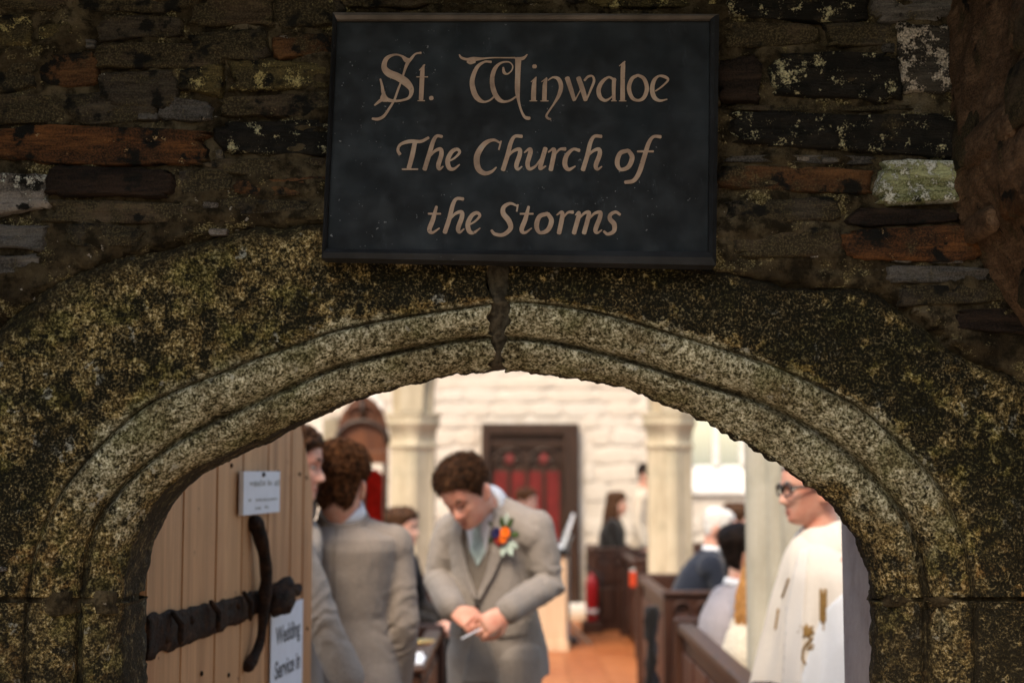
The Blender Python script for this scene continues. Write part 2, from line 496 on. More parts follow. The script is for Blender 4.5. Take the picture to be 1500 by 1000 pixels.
M = dict(
    granite=m_granite(), mortar=m_mortar(),
    joint=m_plain('joint_mortar', (.080, .066, .047), .95, .1, .5, 90, .8, .006),
    slate=m_rubble('dark_slate', (.030, .022, .015), (.075, .058, .038), crust_amt=.22, black=.35, moss=.45),
    brown=m_rubble('brown_slate', (.045, .029, .016), (.10, .070, .040), crust_amt=.22, black=.25, moss=.5),
    rust=m_rubble('rust_stone', (.036, .018, .009), (.155, .060, .018), crust=(.36, .25, .12), crust_amt=.34, black=.32, moss=.10, streak=1.5),
    rustdim=m_rubble('dull_rust_stone', (.060, .026, .010), (.13, .060, .022), crust=(.36, .28, .16), crust_amt=.24, black=.4, moss=.3),
    pinkcrust=m_rubble('pale_crusted_stone', (.020, .016, .012), (.060, .050, .038), crust=(.40, .34, .27), crust_amt=.78, black=.2, moss=.0),
    black=m_rubble('black_stone', (.010, .008, .006), (.020, .016, .011), crust=(.40, .36, .21), crust_amt=.58, black=.45, moss=.05),
    jet=m_rubble('jet_slate', (.010, .006, .004), (.035, .020, .012), crust=(.30, .22, .16), crust_amt=.15, black=.25, moss=.0, streak=1.4),
    moss=m_rubble('mossy_bright_stone', (.13, .135, .045), (.46, .46, .24), crust=(.66, .64, .50), crust_amt=.80, black=.26, moss=.0),
    ochre=m_rubble('ochre_lichen_stone', (.060, .045, .016), (.15, .11, .040), crust=(.36, .29, .12), crust_amt=.62, black=.35, moss=.4),
    grey=m_rubble('grey_stone', (.050, .043, .036), (.13, .115, .10), crust=(.33, .28, .22), crust_amt=.25, black=.2, moss=.2),
    pale=m_rubble('pale_stone', (.09, .075, .060), (.25, .21, .175), crust=(.48, .44, .36), crust_amt=.5, black=.3, moss=.2, streak=.3),
    sidewall=m_rubble('brown_side_wall', (.080, .043, .021), (.17, .10, .055), crust=(.20, .15, .09), crust_amt=.2, black=.15, moss=.15),
    board=m_board('sign_black_paint', (.0060, .0070, .0080), (.0100, .0150, .0190)),
    boardframe=m_board('sign_frame_paint', (.013, .0135, .0145), (.032, .034, .038)),
    letter=m_letter(), pine=m_pine(), iron=m_iron(),
    pew=m_wood('dark_pew_oak', (.026, .010, .006), (.070, .027, .014)),
    pewred=m_wood('red_oak_panel', (.045, .014, .008), (.085, .028, .016)),
    oak=m_wood('carved_oak', (.070, .022, .007), (.14, .048, .016)),
    darkoak=m_wood('dark_oak', (.022, .011, .006), (.048, .023, .013)),
    redpaint=m_plain('red_painted_panel', (.125, .010, .008), .6, .3, .25, 20),
    redcloth=m_plain('red_curtain', (.62, .045, .035), .8, .2, .2, 18),
    lime=m_limewash(), pier=m_pier(), greypier=m_pier('grey_pier_stone', ((.28, .265, .215), (.39, .375, .315), (.48, .465, .40)), (.22, .23, .18)), plaster=m_plaster(), tile=m_tile(),
    wool=m_wool('grey_beige_wool', (.262, .236, .214)), wool2=m_wool('grey_brown_wool', (.258, .222, .192)),
    trouser=m_wool('cool_grey_wool', (.20, .192, .188)),
    waistcoat=m_wool('waistcoat_wool', (.17, .145, .12)),
    shirt=m_plain('white_cotton', (.74, .76, .80), .75, .2, .04, 50, .1, .001),
    tie=m_plain('pale_sage_silk', (.42, .52, .50), .4, .5, .25, 40, .1, .001),
    navy=m_wool('navy_wool', (.018, .022, .034)), blackwool=m_wool('black_wool', (.014, .012, .011)),
    lilac=m_wool('lilac_grey_wool', (.36, .33, .35)), cream=m_wool('cream_knit', (.62, .56, .45), 160),
    beige=m_wool('pale_beige_linen', (.58, .50, .40)), pink=m_wool('pale_pink_cotton', (.62, .50, .48)),
    chasuble=m_plain('cream_vestment', (.72, .665, .58), .75, .2, .03, 90, .15, .001),
    white=m_plain('white_vestment_panel', (.74, .77, .80), .7, .2, .02, 90, .1, .001),
    softwhite=m_plain('pale_vestment_fold', (.72, .68, .62), .75, .2, .02, 90, .1, .001), litrail=m_board('lit_top_rail', (.09, .076, .064), (.24, .20, .17)),
    gold=m_plain('gold_embroidery', (.26, .145, .030), .5, .5, .35, 200, .6, .002),
    skin=m_skin('fair_skin', (.68, .44, .34)), skin2=m_skin('ruddy_skin', (.66, .40, .30), .6), skin3=m_skin('tan_skin', (.52, .30, .20)),
    hair=m_hair('dark_brown_curls', (.014, .007, .004), (.105, .048, .021)),
    hair2=m_hair('auburn_brown_curls', (.020, .009, .004), (.19, .080, .032)),
    hairdark=m_hair('near_black_hair', (.008, .005, .004), (.022, .013, .009)),
    hairwhite=m_hair('white_hair', (.55, .52, .48), (.80, .78, .74)),
    hairgrey=m_hair('short_grey_hair', (.20, .17, .15), (.36, .32, .29)),
    hairblonde=m_hair('honey_blonde_hair', (.26, .12, .035), (.52, .28, .10)),
    lips=m_plain('lips', (.42, .15, .11), .5, .4), eye=m_plain('eye_white', (.5, .46, .42), .2, .5),
    blackplastic=m_plain('black_plastic', (.010, .010, .011), .25, .5, .1),
    button=m_plain('dark_button', (.020, .015, .012), .35, .5),
    paper=m_plain('white_paper', (.66, .70, .78), .7, .2, .03, 20), ink=m_plain('grey_ink', (.07, .075, .085), .7, .2),
    inkpale=m_plain('faded_ink', (.36, .38, .40), .7, .2),
    leaf=m_plain('green_leaf', (.05, .085, .03), .6, .3, .3), sage=m_plain('sage_leaf', (.40, .50, .45), .7, .2, .2),
    orange=m_plain('orange_petal', (.80, .17, .012), .6, .3, .25, 60), blue=m_plain('deep_blue_petal', (.020, .020, .11), .6, .3, .3, 60),
    crimson=m_plain('crimson_petal', (.22, .015, .012), .6, .3, .3, 60),
    birch=m_wood('pale_lectern_wood', (.52, .36, .23), (.66, .48, .32)),
    extinguisher=m_plain('red_enamel', (.36, .008, .010), .4, .5, .08), warn=m_plain('orange_red_plastic', (.50, .050, .014), .4, .4, .1),
    metal=m_plain('pale_steel', (.55, .62, .60), .35, .5, .1, 20, .05, .001, .5),
    brass=m_plain('brass', (.75, .50, .16), .28, .5, .15, 20, .05, .001, .9),
    step=m_plain('limestone_step', (.62, .47, .33), .8, .2, .12, 12), plinth=m_plain('white_plinth', (.74, .70, .64), .8, .2, .08),
    ground=m_plain('trodden_ground', (.20, .165, .11), .95, .1, .35, 6, .8, .02),
    paving=m_plain('pale_bounce_paving', (.50, .45, .37), .85, .2, .2, 9, .5, .01),
    churchfloor=m_plain('worn_floor', (.30, .13, .06), .6, .3, .25, 5),
    rooftimber=m_plain('porch_timber', (.035, .024, .016), .8, .2, .3, 12), shoe=m_plain('black_leather', (.012, .010, .009), .3, .5),
    windowstone=m_plain('window_stone', (.70, .68, .64), .85, .2, .12, 14), cloth=m_plain('dark_curtain', (.02, .014, .012), .9, .1),
)
def m_glass():
    t = MT('window_glass', .05, .5)
    tr = t.node('ShaderNodeBsdfTransparent'); mx = t.node('ShaderNodeMixShader', {0: .06})
    t.nt.links.new(tr.outputs[0], mx.inputs[1]); t.nt.links.new(t.b.outputs[0], mx.inputs[2])
    t.nt.links.new(mx.outputs[0], t.nt.nodes['Material Output'].inputs['Surface'])
    t.b.inputs['Base Color'].default_value = (.8, .85, .9, 1)
    return t.m
M['glass'] = m_glass()
YW = 2.40                        # outer face of the doorway wall
# ------------------------------------------------------------------ ground, floors
g = bmesh.new()
add_box(g, (-600, -600, -.30), (600, 600, -.02))
tag(obj('ground', g, M['ground']), kind='structure')
pv = obj('porch_bounce_paving', box_bm((-1.29, -2.5, -.019), (1.03, 2.41, -.007)), M['paving'])  # unseen pale floor added to bounce light up under the arch
tag(pv, kind='structure')
fl = obj('church_floor', box_bm((-4.6, 2.42, -.018), (5.6, 15.98, -.006)), M['churchfloor'])
tag(fl, kind='structure')
tile_me = box_bm((-.146, -.146, -.005), (.146, .146, .006), .004)
tme = bpy.data.meshes.new('tile'); tile_me.to_mesh(tme); tile_me.free(); tme.materials.append(M['tile'])
rng = random.Random(5)
for i in range(15):
    for j in range(20):
        o = bpy.data.objects.new('floor_tile', tme)
        o.parent = fl
        o.location = (-1.5 + .3 * i, 9.9 + .3 * j, rng.uniform(-.002, .002))
        o.rotation_euler = (rng.uniform(-.004, .004), rng.uniform(-.004, .004), rng.choice([0, 1, 2, 3]) * math.pi / 2)
        COL.objects.link(o)

# ------------------------------------------------------------------ the moulded granite doorway
# outlines measured along the photographed arrises (photo pixels), apex to springing, each side
LEFT = dict(
  ext=[(729, 345), (600, 330), (469, 317), (374, 328), (272, 344), (204, 366), (136, 386), (85, 409), (41, 439), (0, 470), (-60, 530), (-110, 620), (-140, 740), (-150, 880)],
  g1=[(729, 441), (680, 449), (587, 463), (493, 482), (442, 500), (374, 523), (323, 544), (255, 570), (204, 598), (151, 645), (104, 698), (72, 748), (54, 795), (42, 845), (37, 880)],
  g2=[(729, 494), (680, 497), (587, 514), (493, 538), (434, 563), (374, 590), (323, 612), (285, 632), (245, 657), (201, 693), (158, 740), (137, 786), (126, 836), (120, 880)],
  intr=[(729, 541), (680, 546), (620, 558), (560, 572), (500, 591), (434, 619), (372, 648), (322, 668), (268, 697), (230, 732), (208, 768), (191, 808), (183, 848), (180, 880)],
)
RIGHT = dict(
  ext=[(729, 345), (900, 372), (1050, 392), (1120, 404), (1195, 413), (1256, 416), (1299, 430), (1346, 459), (1386, 495), (1429, 524), (1500, 556), (1570, 610), (1620, 720), (1640, 880)],
  g1=[(729, 441), (760, 440), (820, 446), (890, 459), (983, 486), (1100, 522), (1160, 545), (1220, 573), (1265, 599), (1320, 648), (1375, 708), (1408, 775), (1424, 840), (1429, 880)],
  g2=[(729, 494), (800, 500), (870, 515), (940, 534), (1007, 556), (1100, 584), (1160, 612), (1210, 641), (1250, 670), (1287, 709), (1322, 752), (1343, 800), (1353, 846), (1355, 880)],
  intr=[(729, 541), (800, 548), (860, 556), (920, 570), (1000, 601), (1060, 632), (1100, 654), (1155, 688), (1210, 728), (1240, 761), (1263, 804), (1277, 846), (1285, 880)],
)
JAMB_L = dict(ext=-150, g1=34, g2=117, intr=179)
JAMB_R = dict(ext=1640, g1=1432, g2=1356, intr=1283)
DEPTH = dict(ext=0.0, g1=.004, g2=.052, intr=.105)
# across the section: (a, curve0, curve1, t, depth, relief, dirt_dark, clean_lit)
SECTION = []
def sec(c0, c1, n, fn, first=0):
    for k in range(first, n + 1): 
        t = k / n
        SECTION.append((c0, c1, t) + fn(t))
def f_face(t):
    d = -.004 * math.sin(t * math.pi) + .010 * sstep(.90, 1.0, t)
    return d, .9 * sstep(.985, 1.0, t), .0 + .60 * sstep(.84, 1.0, t)
def f_m1(t):
    q = math.exp(-(t / .065) ** 2) * .017 + math.exp(-((1 - t) / .065) ** 2) * .015
    d = .012 + .042 * t - .016 * math.sin(math.pi * t) ** .8 + q
    return d, max(math.exp(-(t / .075) ** 2), math.exp(-((1 - t) / .07) ** 2)), 1.0
def f_m2(t):
    q = math.exp(-(t / .07) ** 2) * .015
    d = .054 + .050 * t - .016 * math.sin(math.pi * min(1, t * 1.02)) ** .8 + q
    return d, max(math.exp(-(t / .08) ** 2), .75 * sstep(.93, 1.0, t)), 1.0 - .35 * sstep(.8, 1, t)
sec('ext', 'g1', 46, f_face)
sec('g1', 'g2', 30, f_m1, 1)
sec('g2', 'intr', 28, f_m2, 1)
def soffit(k): return .104 + .012 * k
NS = len(SECTION)
SOFF = [.05, .14, .26, .42, .60, .80, 1.0]        # share of the soffit's depth

def gauss_(x, s): return math.exp(-(x / s) ** 2)
def stone_mesh(name, curves, rows, seed, side, trim=None):
    """curves: dict name -> array of rows photo points; trim(i, s) may pull a row in for ragged joints"""
    verts = []; growth = []; dirt_dark = []
    W = NS + len(SOFF) + 1
    for i in range(rows):
        for s, (c0, c1, t, d, dr, cl) in enumerate(SECTION):
            a = curves[c0][i]; b = curves[c1][i]
            px = a[0] + (b[0] - a[0]) * t; py = a[1] + (b[1] - a[1]) * t
            p = P(px, py, YW + d)
            n1 = fbm(p * 9 + Vector((seed, 0, 0)), 4)
            n2 = fbm(p * 45 + Vector((0, seed, 0)), 3)
            face = 1 if c0 == 'ext' else 0
            if face and t < .3:
                k = 1 - t / .3
                p.z += (.020 * fbm(Vector((p.x * 6, 0, seed)), 4)) * k; p.y += .016 * max(0, 1 - t / .08)
            p.y += n1 * (.007 if face else .003) + n2 * (.0045 if face else .0018)
            if c0 == 'g2' and t > .8:
                k = (t - .8) * 5
                p.x += n2 * .0035 * k; p.z += (n2 * .0035 + .0018 * fbm(p * 110, 2)) * k
            if side < 0 and i < 6 or side > 0 and i < 6:
                p.x += fbm(Vector((seed, p.y * 30, p.z * 34)), 3) * .012 * (1 - i / 6)
            verts.append(p)
            h = p.z
            clean_lit = cl * (.08 + .97 * sstep(1.38, 1.70, h))  # mouldings cleaner than the face; height paints the crown's light as paler stone
            black = (1 - cl) * .97 + cl * (.56 - .42 * sstep(1.40, 1.68, h))  # black thins with height, so the crown looks better lit
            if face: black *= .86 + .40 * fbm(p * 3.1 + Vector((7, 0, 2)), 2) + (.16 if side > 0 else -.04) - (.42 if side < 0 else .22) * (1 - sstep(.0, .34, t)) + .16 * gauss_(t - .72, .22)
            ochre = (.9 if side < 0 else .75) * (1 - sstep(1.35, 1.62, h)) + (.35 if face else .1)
            growth.append((clean_lit, max(0, min(1, black)), max(0, min(1, ochre)), 1))
            low_dark = .65 * (1 - sstep(1.24, 1.52, h)) * (1 if not face else .8) * (1 + .8 * fbm(p * 8, 3))  # darker brown towards the bottom
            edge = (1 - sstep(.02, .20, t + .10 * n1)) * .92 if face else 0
            dirt_dark.append(max(0.0, min(1.0, dr * (.75 + .5 * n1) + low_dark + edge)))
        q = verts[-1].copy()
        low = sstep(-.15, -.58, q.x) if side < 0 else 0
        deep = .030 + .125 * low
        for k, so in enumerate([f_ * deep for f_ in SOFF]):
            p = q.copy(); p.y += so
            nn = fbm(p * 30 + Vector((seed, 3, 0)), 3) * .003 * min(1, so / .02)
            p.x += nn; p.z += nn
            verts.append(p)
            growth.append((.3, .75, .2, 1)); dirt_dark.append(.8)
        # rebate at the back, outward
        c = Vector((0.0, q.y, 1.25)); out = (q - c); out.y = 0
        out = out.normalized() * .30
        p = verts[-1] + out
        verts.append(p); growth.append((.3, .8, .2, 1)); dirt_dark.append(.9)
    faces = []
    for i in range(rows - 1):
        for s in range(W - 1):
            a = i * W + s
            f = (a, a + 1, a + W + 1, a + W)
            faces.append(f if side > 0 else f[::-1])
    # end caps set into the joints
    for i, flip in ((0, side > 0), (rows - 1, side < 0)):
        base = len(verts)
        for s in range(W):
            v = verts[i * W + s]
            verts.append(Vector((v.x, YW + .112 + .022, v.z)))
            growth.append((.2, .9, .1, 1)); dirt_dark.append(1.0)
        for s in range(NS - 1):
            f = (i * W + s, base + s, base + s + 1, i * W + s + 1)
            faces.append(f if flip else f[::-1])
    me = mesh_from(name, verts, faces, True)
    at = me.color_attributes.new('growth', 'FLOAT_COLOR', 'POINT')
    at.data.foreach_set('color', [x for c in growth for x in c])
    ad = me.attributes.new('dirt_dark', 'FLOAT', 'POINT')
    ad.data.foreach_set('value', dirt_dark)
    return me

door = empty('stone_doorway', (0, YW, 0))
tag(door, 'moulded granite church doorway with a low pointed arch crusted in lichen', 'doorway')
def child(name, me, mt, par):
    o = obj(name, me, mt); o.parent = par
    o.matrix_parent_inverse = Matrix.Translation(-par.location)
    return o
NR = 300
for side, CV, seed in ((-1, LEFT, 1.7), (1, RIGHT, 9.3)):
    cur = {}
    for k, pts in CV.items():
        rs = resample(catmull(pts, 8), NR)
        cur[k] = rs
    # joints: stop short of the apex and of the springing, with a ragged edge
    rng = random.Random(int(seed * 10))
    i0 = int(NR * (.015 if side < 0 else .014)); i1 = NR - 2
    cur = {k: v[i0:i1] for k, v in cur.items()}
    child('arch_stone', stone_mesh('arch_stone', cur, i1 - i0, seed, side), M['granite'], door)
for side, J, seed in ((-1, JAMB_L, 21.0), (1, JAMB_R, 33.0)):
    CV = LEFT if side < 0 else RIGHT
    rows = 90
    y0 = 883 if side < 0 else 881
    cur = {}
    top = {k: CV[k][-1][0] for k in CV}
    ys = [y0 + 480 * (k / (rows - 1)) ** 1.3 for k in range(rows)]
    for k in CV:
        off = -2.0 if (k == 'intr') else 0.0
        cur[k] = [np.array((J[k] + (top[k] - J[k]) * math.exp(-(y - y0) / 15.0) * .6 + (off * (side) if True else 0), y)) for y in ys]
    child('jamb_stone', stone_mesh('jamb_stone', cur, rows, seed, side), M['granite'], door)
    # lower jamb block down to the floor (below the frame)
    lo = P(J['intr'], 1372, YW + .1); wx = sorted((lo.x, P(J['ext'], 1372, YW).x))
    child('jamb_stone', box_bm((wx[0], YW + .03, -.02), (wx[1], YW + .30, lo.z + .02), .01), M['granite'], door)
# mortar in the joints
def joint(pxs, depth, nm='mortar_joint', mt='mortar'):
    verts = []; faces = []
    nw = 9
    for i, (xa, ya, xb, yb, d) in enumerate(pxs):
        for k in range(nw):
            t = k / (nw - 1)
            xx = xa + (xb - xa) * t; yy = ya + (yb - ya) * t
            p = P(xx + 5 * fbm(Vector((yy * .03, 2, xx * .03)), 3), yy + 6 * fbm(Vector((xx * .03, 7, yy * .01)), 3), YW + d)
            p.y += fbm(p * 50, 3) * .004 + .004 * abs(2 * t - 1)
            verts.append(p)
    for i in range(len(pxs) - 1):
        for k in range(nw - 1):
            a = i * nw + k
            faces.append((a, a + nw, a + nw + 1, a + 1))
    me = mesh_from(nm, verts, faces, True)
    bm = bmesh.new(); bm.from_mesh(me)
    ed = [e for e in bm.edges if e.is_boundary]
    r = bmesh.ops.extrude_edge_only(bm, edges=ed)
    for v in [x for x in r['geom'] if isinstance(x, bmesh.types.BMVert)]: v.co.y += .12
    bm.to_mesh(me); bm.free()
    child(nm, me, M[mt], door)
ap = []
for k in range(26):
    t = k / 25
    y = 385 + 152 * t
    x = 733 - 8 * t + 5 * math.sin(t * 7) * (1 - t)
    w = 14 + 5 * math.sin(t * 11 + 1) * .8
    d = .010 if y < 441 else (.012 + .044 * (y - 441) / 53 if y < 494 else .056 + .046 * (y - 494) / 47)
    ap.append((x - w - 6, y, x + w + 6, y, d + .004 + .006 * t))
joint(ap, 0, mt='joint')
child('rubble_core', box_bm((-.36, YW + .136, 1.84), (.34, YW + .262, 2.62)), M['mortar'], door)
joint([(x, 866, x, 899, d) for x, d in [(-150, .006), (-40, .006), (20, .006), (34, .016), (40, .03), (60, .012), (80, .010), (100, .018), (114, .05), (120, .066), (140, .052), (158, .05), (168, .07), (172, .090), (178, .11)]], 0)
joint([(x, 872, x, 888, d) for x, d in [(1640, .012), (1500, .012), (1440, .012), (1431, .025), (1424, .035), (1405, .020), (1385, .018), (1365, .03), (1356, .058), (1350, .070), (1330, .056), (1308, .060), (1300, .075)]], 0)

# ------------------------------------------------------------------ rubble wall above
wall = empty('rubble_wall', (0, YW, 0))
tag(wall, 'dark mossy slate rubble wall above and around the arched doorway', 'wall')
extL = resample(catmull(LEFT['ext'], 6), 200); extR = resample(catmull(RIGHT['ext'], 6), 200)
ext_all = np.concatenate([extL[::-1], extR])
def ext_y(px):
    best = 2000
    for q in ext_all:
        if abs(q[0] - px) < 12: best = min(best, q[1])
    return best
EXTY = {x: ext_y(x) for x in range(-150, 1650, 10)}
def inside_arch(px, py, m=0):
    if px < -145 or px > 1635: return py > 520
    return py > EXTY.get(int(round(px / 10) * 10), 2000) - m
# mortar sheet: rough bedding between the stones
nx, nz = 330, 210
verts = []; faces = []
for j in range(nz + 1):
    for i in range(nx + 1):
        px = -260 + 2040 * i / nx; py = -420 + 1120 * j / nz
        p = P(px, py, YW - .003)
        n1 = fbm(p * 7 + Vector((3, 1, 0)), 4); n2 = fbm(Vector((p.x * 20, 0, p.z * 40)), 4)
        p.y += n1 * .015 + n2 * .010
        if inside_arch(px, py, -6): p.y += .030
        verts.append(p)
for j in range(nz):
    for i in range(nx):
        px = -260 + 2040 * (i + .5) / nx; py = -420 + 1120 * (j + .5) / nz
        if inside_arch(px, py, -45): continue
        a = j * (nx + 1) + i
        faces.append((a, a + nx + 1, a + nx + 2, a + 1))
child('mortar_bed', mesh_from('mortar_bed', verts, faces, True), M['mortar'], wall)

def rubble_stone(px0, py0, px1, py1, kind, seed, proud=.016, surf=YW, nseg=44, tilt=None):
    rg = random.Random(seed)
    c = P((px0 + px1) / 2, (py0 + py1) / 2, surf)
    hw = (P(px1, py0, surf).x - P(px0, py0, surf).x) / 2; hh = (P(px0, py0, surf).z - P(px0, py1, surf).z) / 2
    tl = rg.uniform(-.035, .035) if tilt is None else tilt
    pw = rg.uniform(3.5, 8); s = Vector((rg.uniform(0, 90), rg.uniform(0, 90), rg.uniform(0, 90)))
    rings = [(1.04, .3), (1.01, -.35), (.985, -.80), (.945, -1.0), (.74, -1.04), (.48, -1.0), (.22, -1.0)]
    verts = []; faces = []
    taper = rg.uniform(-.25, .25)
    for ri, (sc, d) in enumerate(rings):
        for k in range(nseg):
            a = 2 * math.pi * k / nseg
            ca, sa = math.cos(a), math.sin(a)
            x = math.copysign(abs(ca) ** (2 / pw), ca); z = math.copysign(abs(sa) ** (2 / pw), sa)
            z *= 1 + taper * x
            w = 1 + .20 * fbm(Vector((ca * 1.6, sa * 1.6, 0)) + s, 4) + .08 * fbm(Vector((ca * 7, sa * 7, 0)) + s, 2)
            X = x * hw * sc * (w + .0) ; Z = z * hh * sc * (w + .10 * fbm(Vector((x * hw * 14, 0, 5)) + s, 3))
            X, Z = X * math.cos(tl) - Z * math.sin(tl), Z * math.cos(tl) + X * math.sin(tl)
            bed = fbm(Vector((X * 9, 0, Z * 70)) + s, 4) * .006 + fbm(Vector((X * 25, 4, Z * 25)) + s, 3) * .004
            verts.append(Vector((X, d * proud + (bed if ri > 0 else 0) * (1 if ri > 2 else .5), Z)))
    for ri in range(len(rings) - 1):
        for k in range(nseg):
            a = ri * nseg + k; b = ri * nseg + (k + 1) % nseg
            faces.append((a, b, b + nseg, a + nseg))
    verts.append(Vector((0, -proud, 0)))
    last = (len(rings) - 1) * nseg
    for k in range(nseg): faces.append((last + k, last + (k + 1) % nseg, len(verts) - 1))
    me = mesh_from('stone', verts, faces, True)
    o = obj('stone', me, M[kind])
    o.parent = wall
    o.location = Vector((c.x, 0.004, c.z))
    return o
NAMED = [
 (0, 188, 300, 242, 'rust', .020), (318, 178, 500, 228, 'black', .018), (70, 248, 252, 290, 'jet', .026), (-40, 252, 78, 314, 'pale', .018),
 (-20, 24, 52, 70, 'ochre', .016), (58, 36, 110, 72, 'ochre', .014), (145, 26, 268, 58, 'slate', .014), (150, 64, 330, 104, 'brown', .016), (336, 92, 484, 132, 'ochre', .012),
 (262, 98, 330, 138, 'ochre', .016), (-20, 76, 58, 134, 'slate', .014), (62, 78, 146, 128, 'rustdim', .016), (150, 108, 256, 158, 'slate', .016),
 (-30, 140, 96, 182, 'brown', .014), (236, 146, 312, 178, 'grey', .012), (318, 138, 488, 172, 'brown', .012), (102, 134, 228, 182, 'slate', .014), (60, 296, 300, 326, 'brown', .010),
 (262, 250, 340, 284, 'slate', .012), (345, 262, 490, 286, 'rustdim', .012), (305, 232, 480, 256, 'brown', .010), (-20, 330, 70, 366, 'grey', .016), (-30, 374, 60, 402, 'grey', .014),
 (100, 330, 210, 362, 'slate', .014), (280, 2, 400, 40, 'brown', .012), (410, -10, 500, 40, 'slate', .014), (115, -30, 275, 18, 'slate', .014), (-40, -30, 105, 16, 'brown', .014),
 (400, 48, 490, 84, 'rustdim', .012), (278, 46, 392, 86, 'slate', .014), (310, 292, 470, 312, 'slate', .008),
 (1064, -14, 1268, 30, 'black', .016), (1130, 76, 1316, 148, 'black', .020), (1316, 30, 1402, 136, 'pinkcrust', .014), (1050, 84, 1114, 150, 'jet', .016),
 (1064, 36, 1200, 68, 'brown', .012), (1208, 36, 1314, 68, 'slate', .012), (1088, 166, 1424, 222, 'black', .020), (1284, 238, 1446, 300, 'moss', .026),
 (1060, 246, 1268, 280, 'rustdim', .014), (1062, 290, 1232, 328, 'slate', .014), (1244, 305, 1400, 330, 'jet', .012), (1238, 334, 1428, 384, 'rust', .022),
 (1070, 338, 1226, 376, 'brown', .012), (1300, 390, 1440, 414, 'grey', .016), (1318, 418, 1470, 446, 'slate', .014), (1400, 454, 1510, 486, 'jet', .014),
 (1070, 154, 1330, 163, 'brown', .008), (1070, 228, 1270, 240, 'grey', .008), (1440, 396, 1520, 440, 'brown', .014), (1448, 300, 1540, 340, 'rustdim', .014), (1450, 240, 1540, 290, 'brown', .014),
 (1436, 346, 1540, 386, 'slate', .014), (500, -20, 640, 12, 'brown', .012), (660, -22, 850, 10, 'slate', .012), (870, -20, 1050, 12, 'ochre', .012),
 (1280, -30, 1400, 28, 'grey', .016), (1400, 20, 1520, 110, 'brown', .02), (1405, 120, 1520, 230, 'rustdim', .02),
]
for i, (a, b, c, d, k, pr) in enumerate(NAMED):
    rubble_stone(a, b, c, d, k, 100 + i, pr)
# more courses above the picture and behind the board
rng = random.Random(11)
y = -60
while y > -400:
    h = rng.uniform(30, 62); x = -240
    while x < 1740:
        w = rng.uniform(70, 230)
        rubble_stone(x + 4, y - h + 4, x + w - 4, y - 4, rng.choice(['slate', 'brown', 'brown', 'rustdim', 'black', 'grey']), rng.randrange(9999), rng.uniform(.010, .02), nseg=24)
        x += w
    y -= h
rng = random.Random(12)
for y0, y1 in ((20, 62), (66, 118), (122, 160), (164, 220), (224, 262), (266, 318)):
    x = 500
    while x < 1030:
        w = rng.uniform(90, 200)
        rubble_stone(x + 4, y0, min(1052, x + w - 4), y1, rng.choice(['slate', 'brown', 'rustdim']), rng.randrange(9999), .010, nseg=24)
        x += w
rng = random.Random(14)
y = -30
while y < 520:
    h = rng.uniform(34, 62); x = -245
    while x < -60:
        w = rng.uniform(70, 150)
        if not inside_arch(min(-50, x + w), y + h, 14): rubble_stone(x + 4, y + 3, min(-46, x + w - 4), y + h - 3, rng.choice(['slate', 'brown', 'brown', 'rustdim', 'grey']), rng.randrange(9999), .012, nseg=24)
        x += w
    y += h
# small snags: pebbles and crumbs of pale mortar caught in the joints
peb = []
for (px, py, sx, sz, k) in [(28, 88, 9, 7, 'grey'), (378, 62, 11, 9, 'grey'), (322, 232, 6, 12, 'pale'), (134, 66, 7, 6, 'grey'), (416, 58, 7, 4, 'pale'), (152, 118, 6, 8, 'pale'), (120, 160, 22, 4, 'pale'), (75, 163, 8, 5, 'pale'),
                            (150, 177, 22, 4, 'grey'), (218, 172, 14, 5, 'grey'), (1300, 72, 10, 7, 'grey'), (1256, 53, 12, 7, 'grey'), (1195, 372, 9, 6, 'pale'), (1350, 14, 26, 18, 'grey'), (5, 833, 8, 3, 'pale'), (320, 340, 14, 5, 'pale'), (310, 302, 12, 4, 'pale'),
                            (1385, 384, 26, 3, 'pale'), (1320, 382, 14, 4, 'pale'), (1215, 236, 14, 4, 'grey'), (1175, 234, 9, 3, 'pale')]:
    rubble_stone(px - sx, py - sz, px + sx, py + sz, k, int(px * 7 + py), .012, nseg=16)

# ------------------------------------------------------------------ porch: side walls, roof; masonry core behind the face
def rough_sheet(fn, nu, nv, name, mt, par):
    verts = [fn(i / nu, j / nv) for j in range(nv + 1) for i in range(nu + 1)]
    faces = [(j * (nu + 1) + i, j * (nu + 1) + i + 1, (j + 1) * (nu + 1) + i + 1, (j + 1) * (nu + 1) + i) for j in range(nv) for i in range(nu)]
    return child(name, mesh_from(name, verts, faces, True), mt, par)
side = empty('porch_side_wall', (.9, YW, 0))
tag(side, 'brown stained side wall of the porch leaning in at the top right', 'wall')
def fr(u, v):
    y = YW + .01 - 3.2 * u ** 1.6; z = -.02 + 2.9 * v
    x = .93 - .175 * sstep(1.66, 2.10, z)
    q = Vector((1, y, z))
    x += fbm(q * 5, 4) * .011 + fbm(q * 22, 3) * .007
    return Vector((x, y, z))
rough_sheet(fr, 150, 170, 'mortar_face', M['sidewall'], side)
child('wall_core', box_bm((1.04, -.9, -.02), (1.5, YW - .02, 2.88)), M['sidewall'], side)
rng = random.Random(3)
